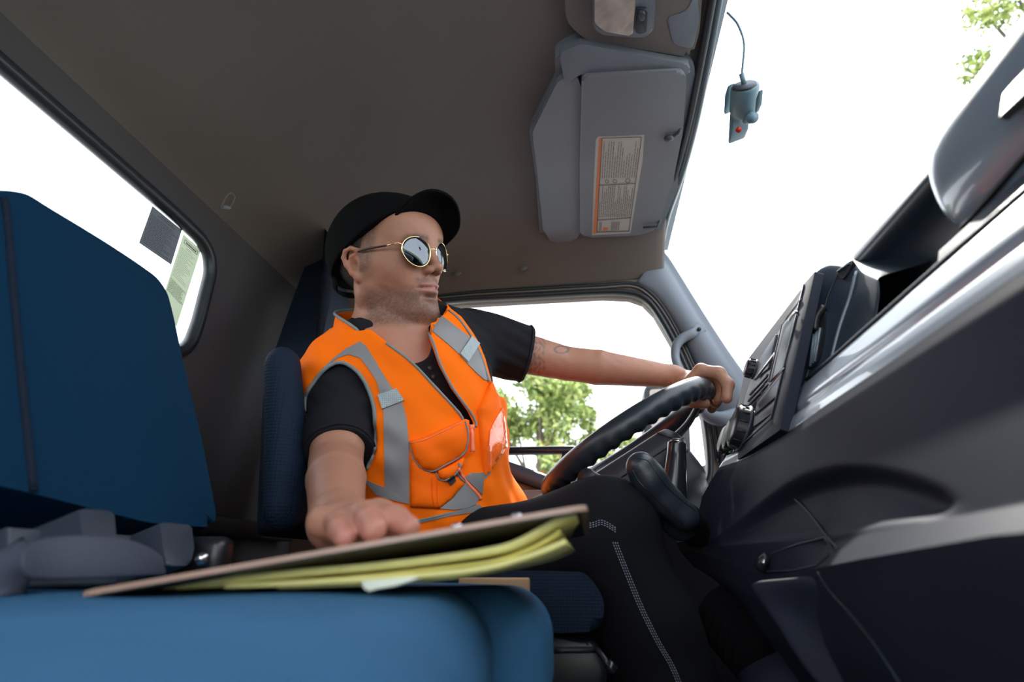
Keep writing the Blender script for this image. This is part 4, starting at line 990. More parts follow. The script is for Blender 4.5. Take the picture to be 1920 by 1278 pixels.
# ears
for g_ in (1, -1):
    ef = lambda f, r, u: (f*.80+13, r, u*.80-1)
    pts = [ef(*q) for q in [(4, 72, -24), (-6, 78, -14), (-15, 82, 2), (-19, 84, 16), (-13, 85, 28), (-2, 82, 33), (8, 77, 28), (12, 73, 16)]]
    he(ef(-4, 0, 4)[0:1]+(g_*72, ef(0, 0, 4)[2]), (13, 5, 22), 6)
    P_ = [Hn(a, g_*b, c) for a, b, c in pts]; s.chain(P_, [.0050, .0040, .0037, .0037, .0037, .0037, .0035, .003], k=.003)
    P_ = [Hn(ef(a, b, c)[0], g_*b, ef(a, b, c)[2]) for a, b, c in [(-8, 78, -8), (-11, 79, 6), (-6, 79, 18), (3, 77, 22)]]; s.chain(P_, [.003, .0032, .003, .0025], k=.003)
    q = ef(2, 78, 0); he((q[0], g_*78, q[2]), (6, 6, 8.5), 3, 's'); q = ef(11, 73, 5); hc((q[0], g_*73, q[2]), (q[0], g_*73, q[2]-8), 3.5, 3.5, 4); q = ef(4, 73, -22); he((q[0], g_*73, q[2]), (7, 5, 8), 5)
# right arm (resting hand) and left arm (on the wheel)
s.cone(A_(SR), A_(ELR), .050, .036, .03); s.cone(A_(ELR), A_(ELR.lerp(WRR, .35)), .036, .0362, .004); s.cone(A_(ELR.lerp(WRR, .35)), A_(WRR), .0362, .0265, .004)
s.cone(A_(SL), A_(ELL), .050, .0355, .03); s.cone(A_(ELL), A_(ELL.lerp(WRL, .30)), .0355, .0365, .004); s.cone(A_(ELL.lerp(WRL, .30)), A_(WRL), .0365, .0235, .004)
# right hand lying on the clipboard, fingers towards the camera
pal = W(690, 985, Y=.47)
KN = [W(630, 975, Y=.445), W(668, 972, Y=.43), W(708, 962, Y=.43), W(742, 968, Y=.445)]
s.rbox(A_(W(668, 976, Y=.50)), (.033, .042, .014), .013, np.array([[1, 0, 0], [0, 1, .10], [0, -.10, 1]]), k=.012)
s.cone(A_(WRR), A_(W(660, 978, Y=.485)), .026, .018, .015)
def finger(pts, rads, k=.004): s.chain([A_(p) for p in pts], rads, k)
finger([W(640, 972, Y=.47), W(630, 980, Y=.425), W(636, 992, Y=.405), W(648, 1008, Y=.392)], [.0095, .0092, .0084, .0078], .004)
finger([W(655, 968, Y=.47), W(656, 973, Y=.43), W(664, 985, Y=.418), W(668, 998, Y=.412)], [.0095, .0095, .0085, .0075], .004)
finger([W(672, 964, Y=.47), W(678, 967, Y=.425), W(692, 977, Y=.402), W(701, 993, Y=.388)], [.0112, .0116, .0102, .0094], .004)
finger([W(695, 964, Y=.475), W(712, 965, Y=.435), W(740, 975, Y=.412), W(768, 987, Y=.397)], [.0122, .0126, .0110, .0076], .004)
finger([W(670, 985, Y=.54), W(720, 985, Y=.52), W(755, 994, Y=.50)], [.014, .0115, .009], .006)
# left hand gripping the rim
rimL = lambda t, a, r: WH(t, WR+cos(radians(a))*r, sin(radians(a))*r)
kn0 = W(1332, 708, Y=1.05)
s.cone(A_(WRL), A_(W(1305, 716, Y=1.06)), .024, .024, .015, flat=.8, fax=(0, 0, 1)); s.ell(A_(W(1302, 719, Y=1.055)), (.036, .036, .017), None, .015)
for i, t in enumerate((-22, -11, 0, 11)):
    c = [rimL(t, 125, .026), rimL(t, 65, .029), rimL(t-2, 12, .031), rimL(t-3, -35, .030), rimL(t-4, -80, .028)]
    rr = [.0125, .0118, .0108, .0100, .0088]
    if i == 0: c = [rimL(t, 125, .026), rimL(t, 62, .031), rimL(t-1, 8, .036), rimL(t-4, -30, .041), rimL(t-8, -62, .045)]; rr = [.0128, .0120, .0112, .0100, .0088]
    s.chain([A_(p) for p in c], rr, .006)
s.chain([A_(W(1290, 722, Y=1.04)), A_(rimL(-24, 150, .030)), A_(rimL(-28, 200, .029)), A_(rimL(-28, 240, .028))], [.013, .012, .011, .009], .006)
def skinw(x, y, z): return .0004*np.sin(x*190+np.cos(z*150)*1.3)*np.sin(y*170+1)*np.sin(z*160)
s.wrinkle(skinw, .006)
bd = s.build('body', None, per)
BV, BF = s.v, s.F
# skin colours painted on the vertices: stubble, lips, brows, hairline, tattoo
rel = (BV-np.array(HD))/HS; hf = rel@RM[0]; hr = rel@RM[1]; hu = rel@RM[2]
base = np.tile(np.array([.385, .182, .118]), (len(BV), 1))
def mixc(w, c):
    global base
    w = np.clip(w, 0, 1)[:, None]; base = base*(1-w)+np.array(c)*w
def sst(a, b, x): t = np.clip((x-a)/(b-a), 0, 1); return t*t*(3-2*t)
headm = (np.abs(rel).max(1) < 150)
ng = np.sin(BV[:, 0]*1900+np.sin(BV[:, 2]*1300)*2)*np.sin(BV[:, 1]*2100+np.sin(BV[:, 0]*1500)*2)*np.sin(BV[:, 2]*2000)
ar = np.abs(hr)
lipm = headm*np.exp(-((hu+36)/7.0)**2)*(1-sst(19, 25, ar))*sst(90, 95, hf)
jawline = -18-ar*.10
bea = headm*sst(8, 30, hf)*(1-sst(-36, -16, hu+0*ar))*sst(-105, -88, hu)
must = headm*sst(84, 92, hf)*np.exp(-((hu+25)/6.5)**2)*(1-sst(24, 34, ar))
side = headm*sst(18, 24, hf)*(1-sst(34, 50, hf-.15*hu))*sst(50, 58, ar)*sst(-30, 0, hu)*(1-sst(60, 80, hu))*.85
cheek = headm*(1-sst(-50, -26, hu-(hf-60)*.0))*sst(8, 30, hf)
mixc((np.maximum(cheek*sst(-100, -85, hu), must)*.80+side*.9)*(1-lipm)*(.80+.45*ng), (.085, .052, .040))
mixc(lipm*.7, (.30, .115, .105))
mixc(headm*sst(70, 80, hf)*np.exp(-((hu-40-.05*(30-ar)+.006*(ar-30)**2)/4.6)**2)*sst(8, 15, ar)*(1-sst(44, 58, ar))*(.8+.3*ng), (.05, .035, .028))
mixc(headm*(1-sst(-40, 8, hf-.25*hu))*sst(-60, -40, hu+.0*hf)*sst(-80, -60, -hf*0+hu)*.8, (.08, .06, .05))
mixc(headm*np.exp(-(((hf-9)/17)**2+((hu-2)/26)**2))*sst(72, 80, ar)*.35, (.50, .16, .11))
# redder hands/elbows
def near(P, r): return np.exp(-(np.linalg.norm(BV-np.array(P), axis=1)/r)**2)
for P_ in (W(648, 1008, Y=.392), W(701, 993, Y=.388), W(768, 987, Y=.397), W(1350, 712, Y=1.03)): mixc(near(P_, .022)*.6, (.50, .20, .155))
# tattoos: blotchy leaf shading on the upper arm and an outlined loop nearer the elbow
PX = BV-CAM; zz = PX@cf; px = 960+FPX*(PX@cr)/zz; py = 639-FPX*(PX@cu)/zz
armL = (np.linalg.norm(np.cross(BV-np.array(SL), (np.array(ELL)-np.array(SL))/np.linalg.norm(np.array(ELL)-np.array(SL))), axis=1) < .08)
q1 = armL*((px > 985) & (px < 1032))*sst(0, .5, np.sin(px*.42+np.sin(py*.21)*2.2)*np.sin(py*.24+np.sin(px*.33)*1.5)+.15)*(1-sst(1018, 1032, px)); mixc(q1*.55, (.10, .075, .075))
e1 = np.abs(np.hypot((px-1053)/13, (py-655)/6.5)-1); q2 = armL*(1-sst(.10, .30, e1)); mixc(q2*.7, (.09, .08, .09))
att = bd.data.color_attributes.new('skin', 'FLOAT_COLOR', 'POINT'); cc4 = np.ones((len(BV), 4), np.float32); cc4[:, :3] = base; att.data.foreach_set('color', cc4.ravel())
sm = mat('skin', (.4, .22, .15), .50, bump=.18, bscale=260, sss=.0, spec=.4); nn = sm.node_tree; va = nn.nodes.new('ShaderNodeAttribute'); va.attribute_name = 'skin'; nn.links.new(va.outputs['Color'], nn.nodes['Principled BSDF'].inputs['Base Color'])
bd.data.materials.append(sm); tag(bd, 'tanned skin with stubble and forearm tattoos')
bodybv = bvh_of(BV, BF)
# fingernails
# ---------------- T-shirt
s = SDF((-.56, .52, .52), (.12, 1.22, 1.08), .003)
s.ell(A_(CH), (.106, .157, .20), TM, .02); s.ell(A_(AB), (.110, .132, .17), TM, .04); s.ell(A_(PV), (.12, .16, .12), TM, .04)
s.cone(A_(NB), A_(SR), .050, .056, .05); s.cone(A_(NB), A_(SL), .050, .058, .05)
s.cone(A_(NB)-A_(tU)*.01, A_(NB)+A_(tU)*.012-A_(tF)*.010, .066, .0605, .02)
SLV = W(634, 838, Y=.735)
s.cone(A_(SR), A_(SLV), .058, .048, .03); s.cone(A_(SLV), A_(SLV)+(A_(SLV)-A_(SR))*.15, .048, .048, .0)
SLL = SL.lerp(ELL, .58); s.cone(A_(SL), A_(SLL), .064, .060, .03); s.cone(A_(SLL), A_(SLL.lerp(ELL, .12)), .060, .058, 0)
def shw(x, y, z):
    a = .0022*np.sin(z*75+6*np.sin(y*9)+4*np.sin(x*11))*np.sin(x*21+y*17+1)
    return a+.0012*np.sin((x+z*1.7)*120+3*np.sin(y*22))*np.sin(y*40)
s.wrinkle(shw)
# hems and neckline cut with planes/volumes
dR = (A_(ELR)-A_(SR)); dR /= np.linalg.norm(dR); hemR = A_(W(634, 846, Y=.73)); nR = A_((W(634, 846, Y=.73)-W(636, 760, Y=.78)).normalized())
def cutcap(p, n, R, L=.16):      # remove a capsule-shaped piece beyond a hem plane
    idx, P = s.near(.049); d = P-p; al = d@n; rad = np.linalg.norm(d-al[:, None]*n, axis=1); m = (al > -.03) & (rad < R) & (al < L)
    i = idx[m]; v = s.a[i[:, 0], i[:, 1], i[:, 2]]; s.a[i[:, 0], i[:, 1], i[:, 2]] = np.maximum(v, al[m]).astype(np.float32)
cutcap(hemR, nR, .10); nL = A_((ELL-SL).normalized()); cutcap(A_(SLL), nL, .10)
s.cone(Hn(2, 0, -30), A_(NB)+np.array([0, 0, -.03]), .0545, .058, .0, 's')
s.cone(A_(NB)+A_(tF)*.03+A_(tU)*.03, A_(NB)+A_(tF)*.075-A_(tU)*.020, .048, .034, .01, 's')
sh = s.build('t_shirt', M['shirt'], per); shv, shf = s.v, s.F; shbv = bvh_of(shv, shf)
def hemring(name, c, n, r, bv, m, parent, rt=.0022, wob=.0):
    n = V(n).normalized(); a = n.orthogonal().normalized(); b = n.cross(a); pts = []
    for k in range(40):
        t = 2*pi*k/40; d = a*cos(t)+b*sin(t); hp = bv.ray_cast(V(c)+d*r, -d, r)
        pts.append((hp[0] if hp[0] else V(c)+d*.05)+d*.0005)
    return tubeobj(name, pts, rt, m, parent, closed=True, seg=6)
hemring('sleeve_hem', V(hemR)-V(nR)*.006, nR, .12, shbv, M['shirt'], sh)
hemring('sleeve_hem', SLL-V(nL)*.006, nL, .12, shbv, M['shirt'], sh)
for (x, y) in ((806, 690), (812, 706)):
    c, n_ = hit(shbv, x, y); tubeobj('button', [c+n_*.0005, c+n_*.0025], .0045, M['dark'], sh, seg=12)
# ---------------- hi-vis vest
def c2(L): return [(540+x*.3912, 540+y*.3912) for x, y in L]
s = SDF((-.56, .56, .53), (.12, 1.22, 1.10), .0026)
s.ell(A_(CH), (.128, .172, .20), TM, .02); s.ell(A_(AB)+A_(tF)*.008, (.136, .150, .17), TM, .05)
s.ell(A_(W(855, 860, Y=.90)), (.06, .06, .09), TM, .06)
s.cone(A_(PV)+A_(tU)*.01, A_(PV)+A_(tU)*.01, .01, .01, .0)
s.ell(A_(PV)+A_(tF)*.015, (.135, .168, .10), TM, .05)
s.ell(A_(W(925, 945, Y=1.0)), (.055, .06, .035), None, .04)
s.cone(A_(NB), A_(SR), .068, .074, .05); s.cone(A_(NB), A_(SL), .068, .070, .05)
s.cone(A_(NB)-A_(tU)*.02, A_(NB)+A_(tU)*.005-A_(tF)*.010, .084, .076, .02)
def vw(x, y, z):
    return .0035*np.sin(z*34+5*np.sin(x*9+y*6))*np.sin(x*18-y*15+.6)+.0016*np.sin((z*1.3+x)*80+3*np.sin(y*21))*np.sin(y*33+x*25)
s.wrinkle(vw)
# neck hole, armholes, front opening
s.cone(Hn(2, 0, 0), A_(NB), .066, .069, .0, 's')
s.cone(A_(NB), A_(NB)-A_(tU)*.04, .069, .062, .0, 's')
s.cone(A_(NB)+A_(tF)*.05+A_(tU)*.05, A_(NB)+A_(tF)*.09+A_(tU)*.0, .052, .030, .0, 's')
AH = c2([(92, 600), (86, 545), (100, 500), (130, 450), (170, 402), (215, 370), (262, 363), (310, 386), (350, 426), (380, 480), (402, 540), (414, 620), (414, 720), (402, 800), (378, 865), (340, 1000), (150, 1000), (92, 700)])
s.pxcut(AH, lambda P: ((P-A_(CH))@A_(tR) > .075))
s.cone(A_(SR.lerp(ELR, .45)), A_(ELR), .054, .056, .0, 's')
nax = (V(Hn(2, 0, -30))-V(A_(NB))).normalized(); idx, P = s.near(.049); d_ = P-A_(NB); al_ = d_@A_(nax); rd = np.linalg.norm(d_-al_[:, None]*A_(nax), axis=1)
m_ = (rd < .105) & (al_ > -.01); ii = idx[m_]; s.a[ii[:, 0], ii[:, 1], ii[:, 2]] = np.maximum(s.a[ii[:, 0], ii[:, 1], ii[:, 2]], al_[m_]-.026).astype(np.float32)
s.cone(A_(SL)+(A_(ELL)-A_(SL))*.22, A_(ELL), .066, .066, .0, 's')
s.pxcut([(818, 556), (841, 575), (865, 593), (886, 622), (897, 640), (910, 671), (921, 712), (926, 740), (1150, 800), (1150, 450), (818, 450)], lambda P: ((P-A_(CH))@A_(tR) < -.04))
LE = c2([(335, 150), (480, 262), (600, 352), (720, 478), (830, 598), (855, 650), (866, 672)]); RE = c2([(872, 670), (890, 650), (860, 590), (780, 480), (722, 370), (684, 260), (640, 150), (560, 60), (420, 60)])
s.pxcut(LE+RE, lambda P: ((P-A_(CH))@A_(tF) > -.03))
s.smooth = 3
vest = s.build('safety_vest', M['orange'], per); vbv = bvh_of(s.v, s.F); VV_, VF_ = s.v, s.F
def vp(name, L, m, off=.0015, puff=0., step=6, **k): return patch(name, c2(L), vbv, off, m, vest, step=step, puff=puff, **k)
# reflective stripes
vp('reflective_stripe', [(160, 392), (215, 340), (280, 290), (345, 256), (372, 275), (405, 325), (455, 410), (505, 488), (545, 535), (568, 620), (578, 720), (582, 860), (582, 1036), (540, 1018), (500, 985), (464, 952), (462, 850), (460, 700), (458, 600), (445, 520), (425, 445), (385, 385), (345, 335), (290, 318), (240, 335), (190, 370)], M['reflect'])
vp('reflective_stripe', [(648, 158), (712, 114), (765, 155), (820, 198), (884, 245), (916, 300), (945, 375), (970, 446), (940, 440), (905, 410), (868, 372), (820, 318), (770, 272), (700, 215)], M['reflect'])
vp('reflective_stripe', [(358, 902), (400, 930), (464, 955), (520, 990), (582, 1034), (520, 1020), (425, 990), (395, 955)], M['reflect'], off=.0022)
vp('reflective_stripe', [(725, 1056), (790, 1005), (835, 940), (832, 925), (880, 955), (915, 1000), (900, 1035), (850, 1055), (790, 1062)], M['reflect'], off=.0022)
vp('reflective_stripe', [(842, 905), (880, 885), (930, 885), (975, 855), (965, 890), (935, 920), (930, 990), (900, 960)], M['reflect'], off=.0022)
vp('reflective_stripe', [(590, 1118), (680, 1098), (770, 1078), (860, 1050), (915, 1036), (945, 1062), (860, 1078), (770, 1092), (680, 1114), (600, 1132)], M['reflect'])
vp('reflective_tab', [(430, 512), (520, 482), (557, 538), (452, 580)], M['tab'], off=.0045)
vp('reflective_tab', [(820, 318), (876, 234), (914, 270), (860, 358)], M['tab'], off=.0045)
# pockets
pb_ = vp('pocket', [(585, 790), (640, 850), (700, 876), (830, 815), (838, 850), (842, 940), (780, 1010), (722, 1056), (640, 1050), (585, 1046)], M['orange2'], off=.004, puff=.006)
pbv = BVHTree.FromPolygons([tuple(v.co) for v in pb_.data.vertices], [tuple(p.vertices) for p in pb_.data.polygons])
pf_ = vp('pocket_flap', [(580, 733), (650, 712), (740, 672), (838, 630), (850, 640), (862, 700), (856, 758), (832, 800), (760, 842), (692, 876), (642, 864), (604, 822), (590, 780)], M['orange2'], off=.009, puff=.008)
pf2 = vp('pocket_flap', [(708, 876), (770, 848), (828, 812), (832, 845), (800, 892), (748, 921), (716, 906)], M['orange2'], off=.013, puff=.004)
def ov(objs):
    vs = []; fs = []
    for o in objs:
        n0 = len(vs); vs += [tuple(v.co) for v in o.data.vertices]; fs += [tuple(n0+i for i in p.vertices) for p in o.data.polygons]
    return vs, fs
v1, f1 = ov([pb_, pf_, pf2]); n0 = len(v1); allv = v1+[tuple(p) for p in VV_.tolist()]; allf = f1+[tuple(n0+i for i in f) for f in VF_.tolist()]
abv = BVHTree.FromPolygons(allv, allf)
def vs_(name, L, r, m, off=.0008, n=4, closed=False, bv=abv, shift=None, away=None):
    Q = c2(L)
    if shift: Q = [(x+shift[0], y+shift[1]) for x, y in Q]
    if away: Q = [(x+(x-away[0])/hypot(x-away[0], y-away[1])*away[2], y+(y-away[1])/hypot(x-away[0], y-away[1])*away[2]) for x, y in Q]
    return seam(name, Q, bv, r, m, vest, off, n, closed)
vs_('flap_piping', [(580, 735), (590, 782), (604, 822), (642, 864), (692, 876), (760, 842), (832, 800), (856, 758), (862, 700), (850, 640)], .0014, M['piping'])
vs_('flap_piping', [(708, 876), (716, 906), (748, 921), (800, 892), (832, 845)], .0013, M['piping'])
patch('velcro_tab', c2([(760, 920), (792, 895), (802, 922), (776, 945)]), abv, .003, M['dark'], vest, step=4)
vs_('stitch_line', [(585, 742), (650, 728), (740, 688), (838, 640)], .0007, M['coral'])
vs_('stitch_line', [(690, 905), (692, 980), (700, 1050)], .0009, M['orange2'])
vs_('stitch_line', [(712, 905), (716, 980), (720, 1050)], .0009, M['orange2'])
# edge bindings
vs_('edge_binding', [(671/.3912*0+x, y) for x, y in [(480, 262), (600, 352), (720, 478), (830, 598), (855, 650), (860, 668)]], .0022, M['piping'], bv=vbv, shift=(-4, 1))
vs_('edge_binding', [(640, 165), (684, 262), (722, 372), (780, 482), (860, 592), (888, 645), (888, 668)], .0022, M['piping'], bv=vbv, shift=(4, -1))
vs_('edge_binding', [(820, 840), (826, 880), (860, 940), (905, 985), (925, 1010)], .0015, M['piping'], bv=abv)
vs_('edge_binding', [(805, 880), (830, 915), (870, 950), (910, 1010)], .0015, M['piping'], bv=abv)
vs_('zip_teeth', [(815, 862), (832, 898), (868, 945), (905, 985), (920, 1010)], .0026, M['coral'], bv=abv, off=.001)
vs_('arm_binding', [(92, 590), (88, 540), (100, 500), (130, 450), (170, 400), (215, 368), (262, 362), (310, 385), (350, 425), (380, 480), (402, 540), (414, 620), (414, 720), (402, 800), (380, 865)], .0032, M['piping'], bv=BVHTree.FromPolygons([tuple(q) for q in VV_.tolist()]+[tuple(q) for q in shv.tolist()], [tuple(f) for f in VF_.tolist()]+[tuple(i+len(VV_) for i in f) for f in shf.tolist()]), away=(640, 775, 1.5))
vs_('arm_binding', [(724, 60), (770, 92), (830, 140), (885, 215), (912, 262), (945, 340), (972, 442)], .0022, M['piping'], bv=vbv, shift=(-5, 3))
vs_('hem_binding', [(592, 1118), (680, 1100), (780, 1076)], .0014, M['piping'], bv=vbv)
# standing collar
rows = []; nax = (V(Hn(2, 0, -30))-V(A_(NB))).normalized(); ca_ = (tF-nax*tF.dot(nax)).normalized(); cb_ = nax.cross(ca_)      # cb_ points to his left
for k in range(33):
    a_ = radians(52+(360-104)*k/32); d_ = ca_*cos(a_)+cb_*sin(a_); up_ = sin(pi*k/32)**.6
    rows.append([V(A_(NB))+d_*(.102)-nax*.020, V(A_(NB))+d_*.104+nax*(.004+.034*up_), V(A_(NB))+d_*(.090)+nax*(.012+.084*up_)])
grid('collar', rows, M['orange'], vest, solid=.004, sub=2)
tubeobj('collar_binding', [r_[2]+(r_[2]-V(A_(NB))).normalized()*.001 for r_ in rows], .0026, M['piping'], vest, seg=8)
# zip puller
zb = [hit(vbv, *c2([(868, 672)])[0])[0]+tF*.006, hit(vbv, *c2([(868, 705)])[0])[0]+tF*.010, hit(vbv, *c2([(868, 745)])[0])[0]+tF*.011, hit(vbv, *c2([(871, 790)])[0])[0]+tF*.010]
zp = tubeobj('zip_puller', zb, [.0035, .0028, .0030, .0042], M['coral'], vest, smoothn=3, seg=8)
tubeobj('zip_slider', [zb[0]-tU*.0+tR*.004, zb[0]-tR*.004], .005, M['coral'], vest, seg=10)
# left chest pocket with clear pouch
vp('pocket', [(905, 582), (935, 520), (965, 450), (995, 500), (1006, 560), (1022, 690), (1029, 772), (1000, 815), (940, 897), (925, 830), (915, 700)], M['orange2'], off=.006, puff=.006)
vp('clear_pouch', [(940, 695), (965, 640), (1000, 582), (1012, 660), (1022, 765), (980, 820), (942, 885), (936, 800)], M['pvc'], off=.0145, puff=.003)
# ---------------- trousers
KNR = W(1150, 980, Y=.83); KNL = W(1100, 968, Y=1.09); HPR = PV+tR*.085-V((0, 0, .085)); HPL = PV-tR*.085-V((0, 0, .085))
FTR = W(1270, 1350, Y=.88); FTL = V((.22, 1.17, .09))
s = SDF((-.50, .62, .03), (.40, 1.24, .76), .005)
s.ell(A_(PV)-np.array([0, 0, .08]), (.125, .165, .10), TM, .03)
s.cone(A_(HPR), A_(KNR), .080, .064, .05); s.cone(A_(KNR)+np.array([-.010, 0, -.010]), A_(KNR.lerp(FTR, .5)), .068, .068, .02); s.cone(A_(KNR.lerp(FTR, .5)), A_(FTR), .072, .066, .02)
s.cone(A_(HPL), A_(KNL), .084, .066, .05); s.cone(A_(KNL), A_(FTL), .070, .062, .02)
s.wrinkle(lambda x, y, z: .004*np.sin(x*32+z*26+3*np.sin(y*14))*np.sin(z*21-x*8+y*12))
tr = s.build('trousers', M['trouser'], per); tbv = bvh_of(s.v, s.F)
def dashed(name, pl, dx, dy):
    P = catmull([V((x+dx, y+dy, 0)) for x, y in pl], 30); bm = bmesh.new(); acc = 0; last = None; seg = []
    L = [0]
    for i in range(1, len(P)): L.append(L[-1]+(P[i]-P[i-1]).length)
    def PT(l):
        i = int(np.searchsorted(L, l)); i = max(1, min(i, len(P)-1)); u = (l-L[i-1])/(L[i]-L[i-1]+1e-9); p = P[i-1].lerp(P[i], u); c, n = hit(tbv, p.x, p.y); return c+n*.0008
    l = 0
    while l < L[-1]-5: tube(bm, [PT(l), PT(l+3.2)], .00055, 5); l += 5.6
    o = frombm(name, bm, M['stitch'], tr); o['kind'] = 'stuff'; return o
top_ = [(1045, 996), (1075, 988), (1110, 984), (1128, 979), (1145, 987), (1158, 996)]; low_ = [(1153, 1016), (1160, 1035), (1180, 1085), (1205, 1145), (1235, 1205), (1258, 1245), (1275, 1285)]
for k, d in enumerate((-4, 0, 4)): dashed('stitching', top_, 0, d)
for k, d in enumerate((-4, 0, 4)): dashed('stitching', low_, d, 0)
for f_, nm in ((FTR, 'boot'), (FTL, 'boot')):
    s = SDF(A_(f_)-np.array([.12, .10, .12]), A_(f_)+np.array([.24, .10, .10]), .006)
    b0 = np.array([f_.x, f_.y, .06]); s.cone(b0+np.array([0, 0, .04]), b0+np.array([.01, 0, 0]), .05, .045, .02); s.cone(b0, b0+np.array([.15, -.01, -.01]), .045, .04, .03); s.build(nm, M['shoe'], per)
# ---------------- cap, hair, sunglasses
cap = None
h = .0022
s = SDF(A_(HD)-.19, A_(HD)+.19, h)
CRM = RM
s.ell(Hn(7, 0, 44), np.array([98, 84, 83])*HS, RM, 0); s.ell(Hn(-10, 0, 20), np.array([84, 79, 76])*HS, RM, .02); s.ell(Hn(40, 1, 54), np.array([70, 74, 57])*HS, RM, .02)
# cut below the sloping rim
nr = V(hF*.64*-1+hU*1.0+hR*-.04).normalized(); p0 = H(8, 60, 30)
s.plane(A_(p0), A_(-nr), k=0)
capo = s.build('cap', M['cap'], per); cbv = bvh_of(s.v, s.F)
# bill: arched plate between an attachment curve and an outer curve
def XH(px_, py_, F_, R0=None):      # head point that shows at a pixel, at a given distance forward of the ears
    return None
A0 = [H(74, 52, 68), H(88, 38, 77), H(97, 18, 79), H(101, -4, 75), H(98, -26, 65), H(90, -44, 54), H(80, -58, 42)]
B0 = [H(76, 54, 70), H(106, 52, 92), H(132, 36, 104), H(143, 6, 100), H(139, -22, 84), H(122, -44, 60), H(84, -60, 42)]
A1 = catmull(A0, 5); B1 = catmull(B0, 5); rows = []
for k in range(9):
    u = k/8; rows.append([a.lerp(b, u)+hU*(.010*sin(pi*u)*(1-abs(i/(len(A1)-1)*2-1))) for i, (a, b) in enumerate(zip(A1, B1))])
bill = grid('bill', rows, M['cap'], capo, solid=.005, sub=1, offset=0)
tubeobj('bill_edge', B1, .0028, M['cap'], capo, seg=8)
bm = bmesh.new(); bmesh.ops.create_uvsphere(bm, u_segments=14, v_segments=8, radius=.007)
for v in bm.verts: v.co = V((v.co.x, v.co.y, v.co.z*.5))+H(4, 0, 127)
frombm('button', bm, M['cap'], capo)
# back strap hanging at the nape
tubeobj('back_strap', [H(-48, 58, -14), H(-66, 42, -28), H(-80, 10, -34), H(-80, -12, -34)], .008, M['cap'], capo, smoothn=4, flat=(.3, 1), seg=10)
# cropped hair at the temple and nape
s = SDF(A_(HD)-.16, A_(HD)+.16, h)
s.ell(Hn(3, 0, 36), np.array([90, 76.5, 80])*HS, RM, 0)
s.plane(A_(H(20, 0, 0)), A_((hF-hU*.10).normalized())); s.plane(A_(H(0, 0, -34)), A_(-hU-hF*.15))
s.ell(Hn(8, 78, 0), np.array([20, 30, 29])*HS, RM, 0, 's'); s.ell(Hn(8, -78, 0), np.array([20, 30, 29])*HS, RM, 0, 's')
s.build('hair', M['hair'], per)
# aviator sunglasses
gl_ = empty('sunglasses', H(90, 0, 22)); gl_.parent = per
def lensloop(g_, k=1.0, n=40):
    pts = []
    for i in range(n):
        a = 2*pi*i/n; r_ = 24.5*cos(a)*(1+.17*sin(a)); u_ = 23*sin(a)-1.0*cos(2*a)+(2.5*(-1)*(cos(a)**2)*(1 if sin(a) < 0 else 0))*0
        R_ = g_*(32.5)+r_*k
        f_ = 105-(abs(R_)**2)*.0046; pts.append(H(f_-.06*(u_*k), R_, 16+u_*k))
    return pts
for g_ in (1, -1):
    L = lensloop(g_); o = tubeobj('rim', L, .0012, M['gold'], gl_, closed=True, seg=8)
    bm = bmesh.new(); rings = []
    for k in np.linspace(0, 1, 9)[1:]: rings.append([bm.verts.new(p+hF*(1-k*k)*.0035) for p in lensloop(g_, k)])
    c = bm.verts.new(sum(lensloop(g_, .001), V((0, 0, 0)))/40+hF*.0035); n = 40
    for i in range(n): bm.faces.new((c, rings[0][i], rings[0][(i+1) % n]))
    for a, b in zip(rings[:-1], rings[1:]):
        for i in range(n): bm.faces.new((a[i], b[i], b[(i+1) % n], a[(i+1) % n]))
    o = frombm('lens', bm, M['lens'], gl_); sm_ = o.modifiers.new('s', 'SOLIDIFY'); sm_.thickness = .0012; sm_.offset = 0
    tubeobj('temple', [H(90, g_*55, 26), H(88, g_*64, 27), H(70, g_*70, 24)], .0012, M['gold'], gl_, seg=8)
    tubeobj('temple', [H(70, g_*70, 24), H(44, g_*76, 22), H(24, g_*78, 20), H(14, g_*77, 17)], .0017, M['tortoise'], gl_, seg=8, smoothn=3)
tubeobj('bridge', [H(102, 20, 37), H(104, 0, 37.5), H(102, -20, 37)], .0011, M['gold'], gl_, smoothn=4, seg=8)
tubeobj('bridge', [H(104, 9, 23), H(106, 0, 25), H(104, -9, 23)], .0012, M['gold'], gl_, smoothn=4, seg=8)
for g_ in (1, -1): tubeobj('nose_pad', [H(101, g_*8, 22), H(97, g_*8.5, 16), H(97, g_*9, 11)], .0018, M['gold'], gl_, seg=8)
gl_.matrix_world = Matrix.Translation(gl_.location)
adopt(gl_)
adopt(per)
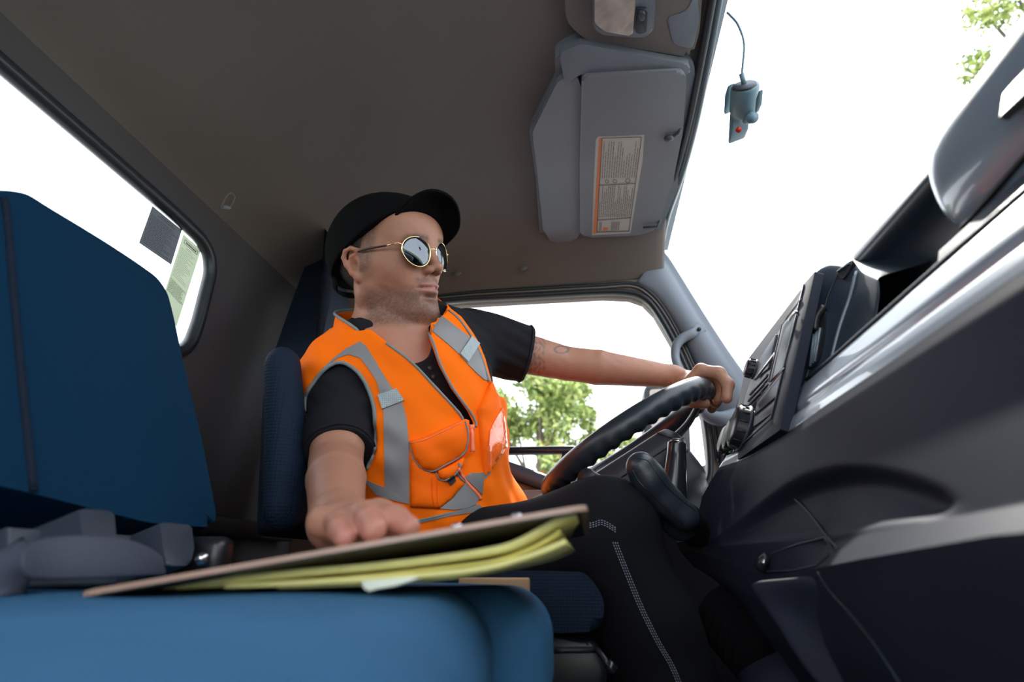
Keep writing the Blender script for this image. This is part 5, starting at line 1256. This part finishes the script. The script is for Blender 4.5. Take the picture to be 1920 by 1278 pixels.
# ---------------- clipboard, notepad
cb = empty('clipboard', W(700, 1030, Y=.45)); tag(cb, 'brown hardboard clipboard under the driver\'s hand, tilted on the notepad', 'clipboard')
e0 = W(140, 1110, Y=.335); e1 = W(1100, 944, Y=.355)
far = V((0, .225, -.004)); cbn = (e1-e0).cross(far).normalized(); cbn = cbn if cbn.z > 0 else -cbn
slab('board', [e0, e1, e1+far, e0+far], cbn, .0035, M['board'], cb, bevel=.0008, bseg=2, rad=.012)
slab('board_back', [e0.lerp(e1, .02)-cbn*.0032, e0.lerp(e1, .985)-cbn*.0032, e0.lerp(e1, .985)+far*.98-cbn*.0032, e0.lerp(e1, .02)+far*.98-cbn*.0032], cbn, .0010, M['boardback'], cb, rad=.012)
for u, w in ((.60, .09), (.74, .05), (.86, .06)):
    p = e0.lerp(e1, u)+far*w; bm = bmesh.new(); bmesh.ops.create_uvsphere(bm, u_segments=14, v_segments=8, radius=.004)
    for v in bm.verts: v.co = V((v.co.x, v.co.y, v.co.z*.6))+p+cbn*.001
    frombm('rivet', bm, M['steel'], cb)
adopt(cb)
npad = empty('notepad', W(700, 1085, Y=.42)); tag(npad, 'yellow ruled notepad with curled pages lying on the blue cushion', 'notepad')
def sheet(pts, th, y0, dy, m, name='page', rag=.0):
    P = catmull([W(x, y, Y=y0) for x, y in pts], 6); rr = random.Random(int(pts[0][0]))
    rows = [[p+V((0, 0, 0)) for p in P], [p+V((0, dy*.5, 0)) for p in P], [p+V((0, dy, 0)) for p in P]]
    return grid(name, rows, m, npad, solid=th)
sheet([(300, 1104), (420, 1094), (560, 1080), (700, 1068), (850, 1050), (950, 1032), (1010, 1004), (1055, 978), (1082, 967)], .0045, .365, .19, M['yellow'])
sheet([(330, 1105), (480, 1096), (640, 1086), (800, 1070), (920, 1055), (985, 1035), (1030, 1012), (1052, 996)], .002, .375, .18, M['yellow'])
sheet([(420, 1103), (560, 1098), (760, 1086), (900, 1072), (980, 1052), (1030, 1034), (1063, 1020)], .0035, .362, .19, M['yellow'])
sheet([(520, 1104), (700, 1096), (860, 1080), (950, 1062), (1010, 1046), (1058, 1026)], .0022, .372, .18, M['yellow'])
sheet([(600, 1099), (720, 1096), (850, 1084), (900, 1074)], .0015, .37, .17, M['yellow'])
ws_ = slab('loose_slip', [W(678, 1088, Y=.352), W(770, 1081, Y=.352), W(790, 1083, Y=.352), W(740, 1098, Y=.352), W(706, 1102, Y=.352), W(690, 1109, Y=.352), W(680, 1100, Y=.352)], (0, -1, .3), .002, M['white'], npad, bevel=.0005); tag(ws_, 'white paper slip')
adopt(npad)
print('script', time.time()-T0)
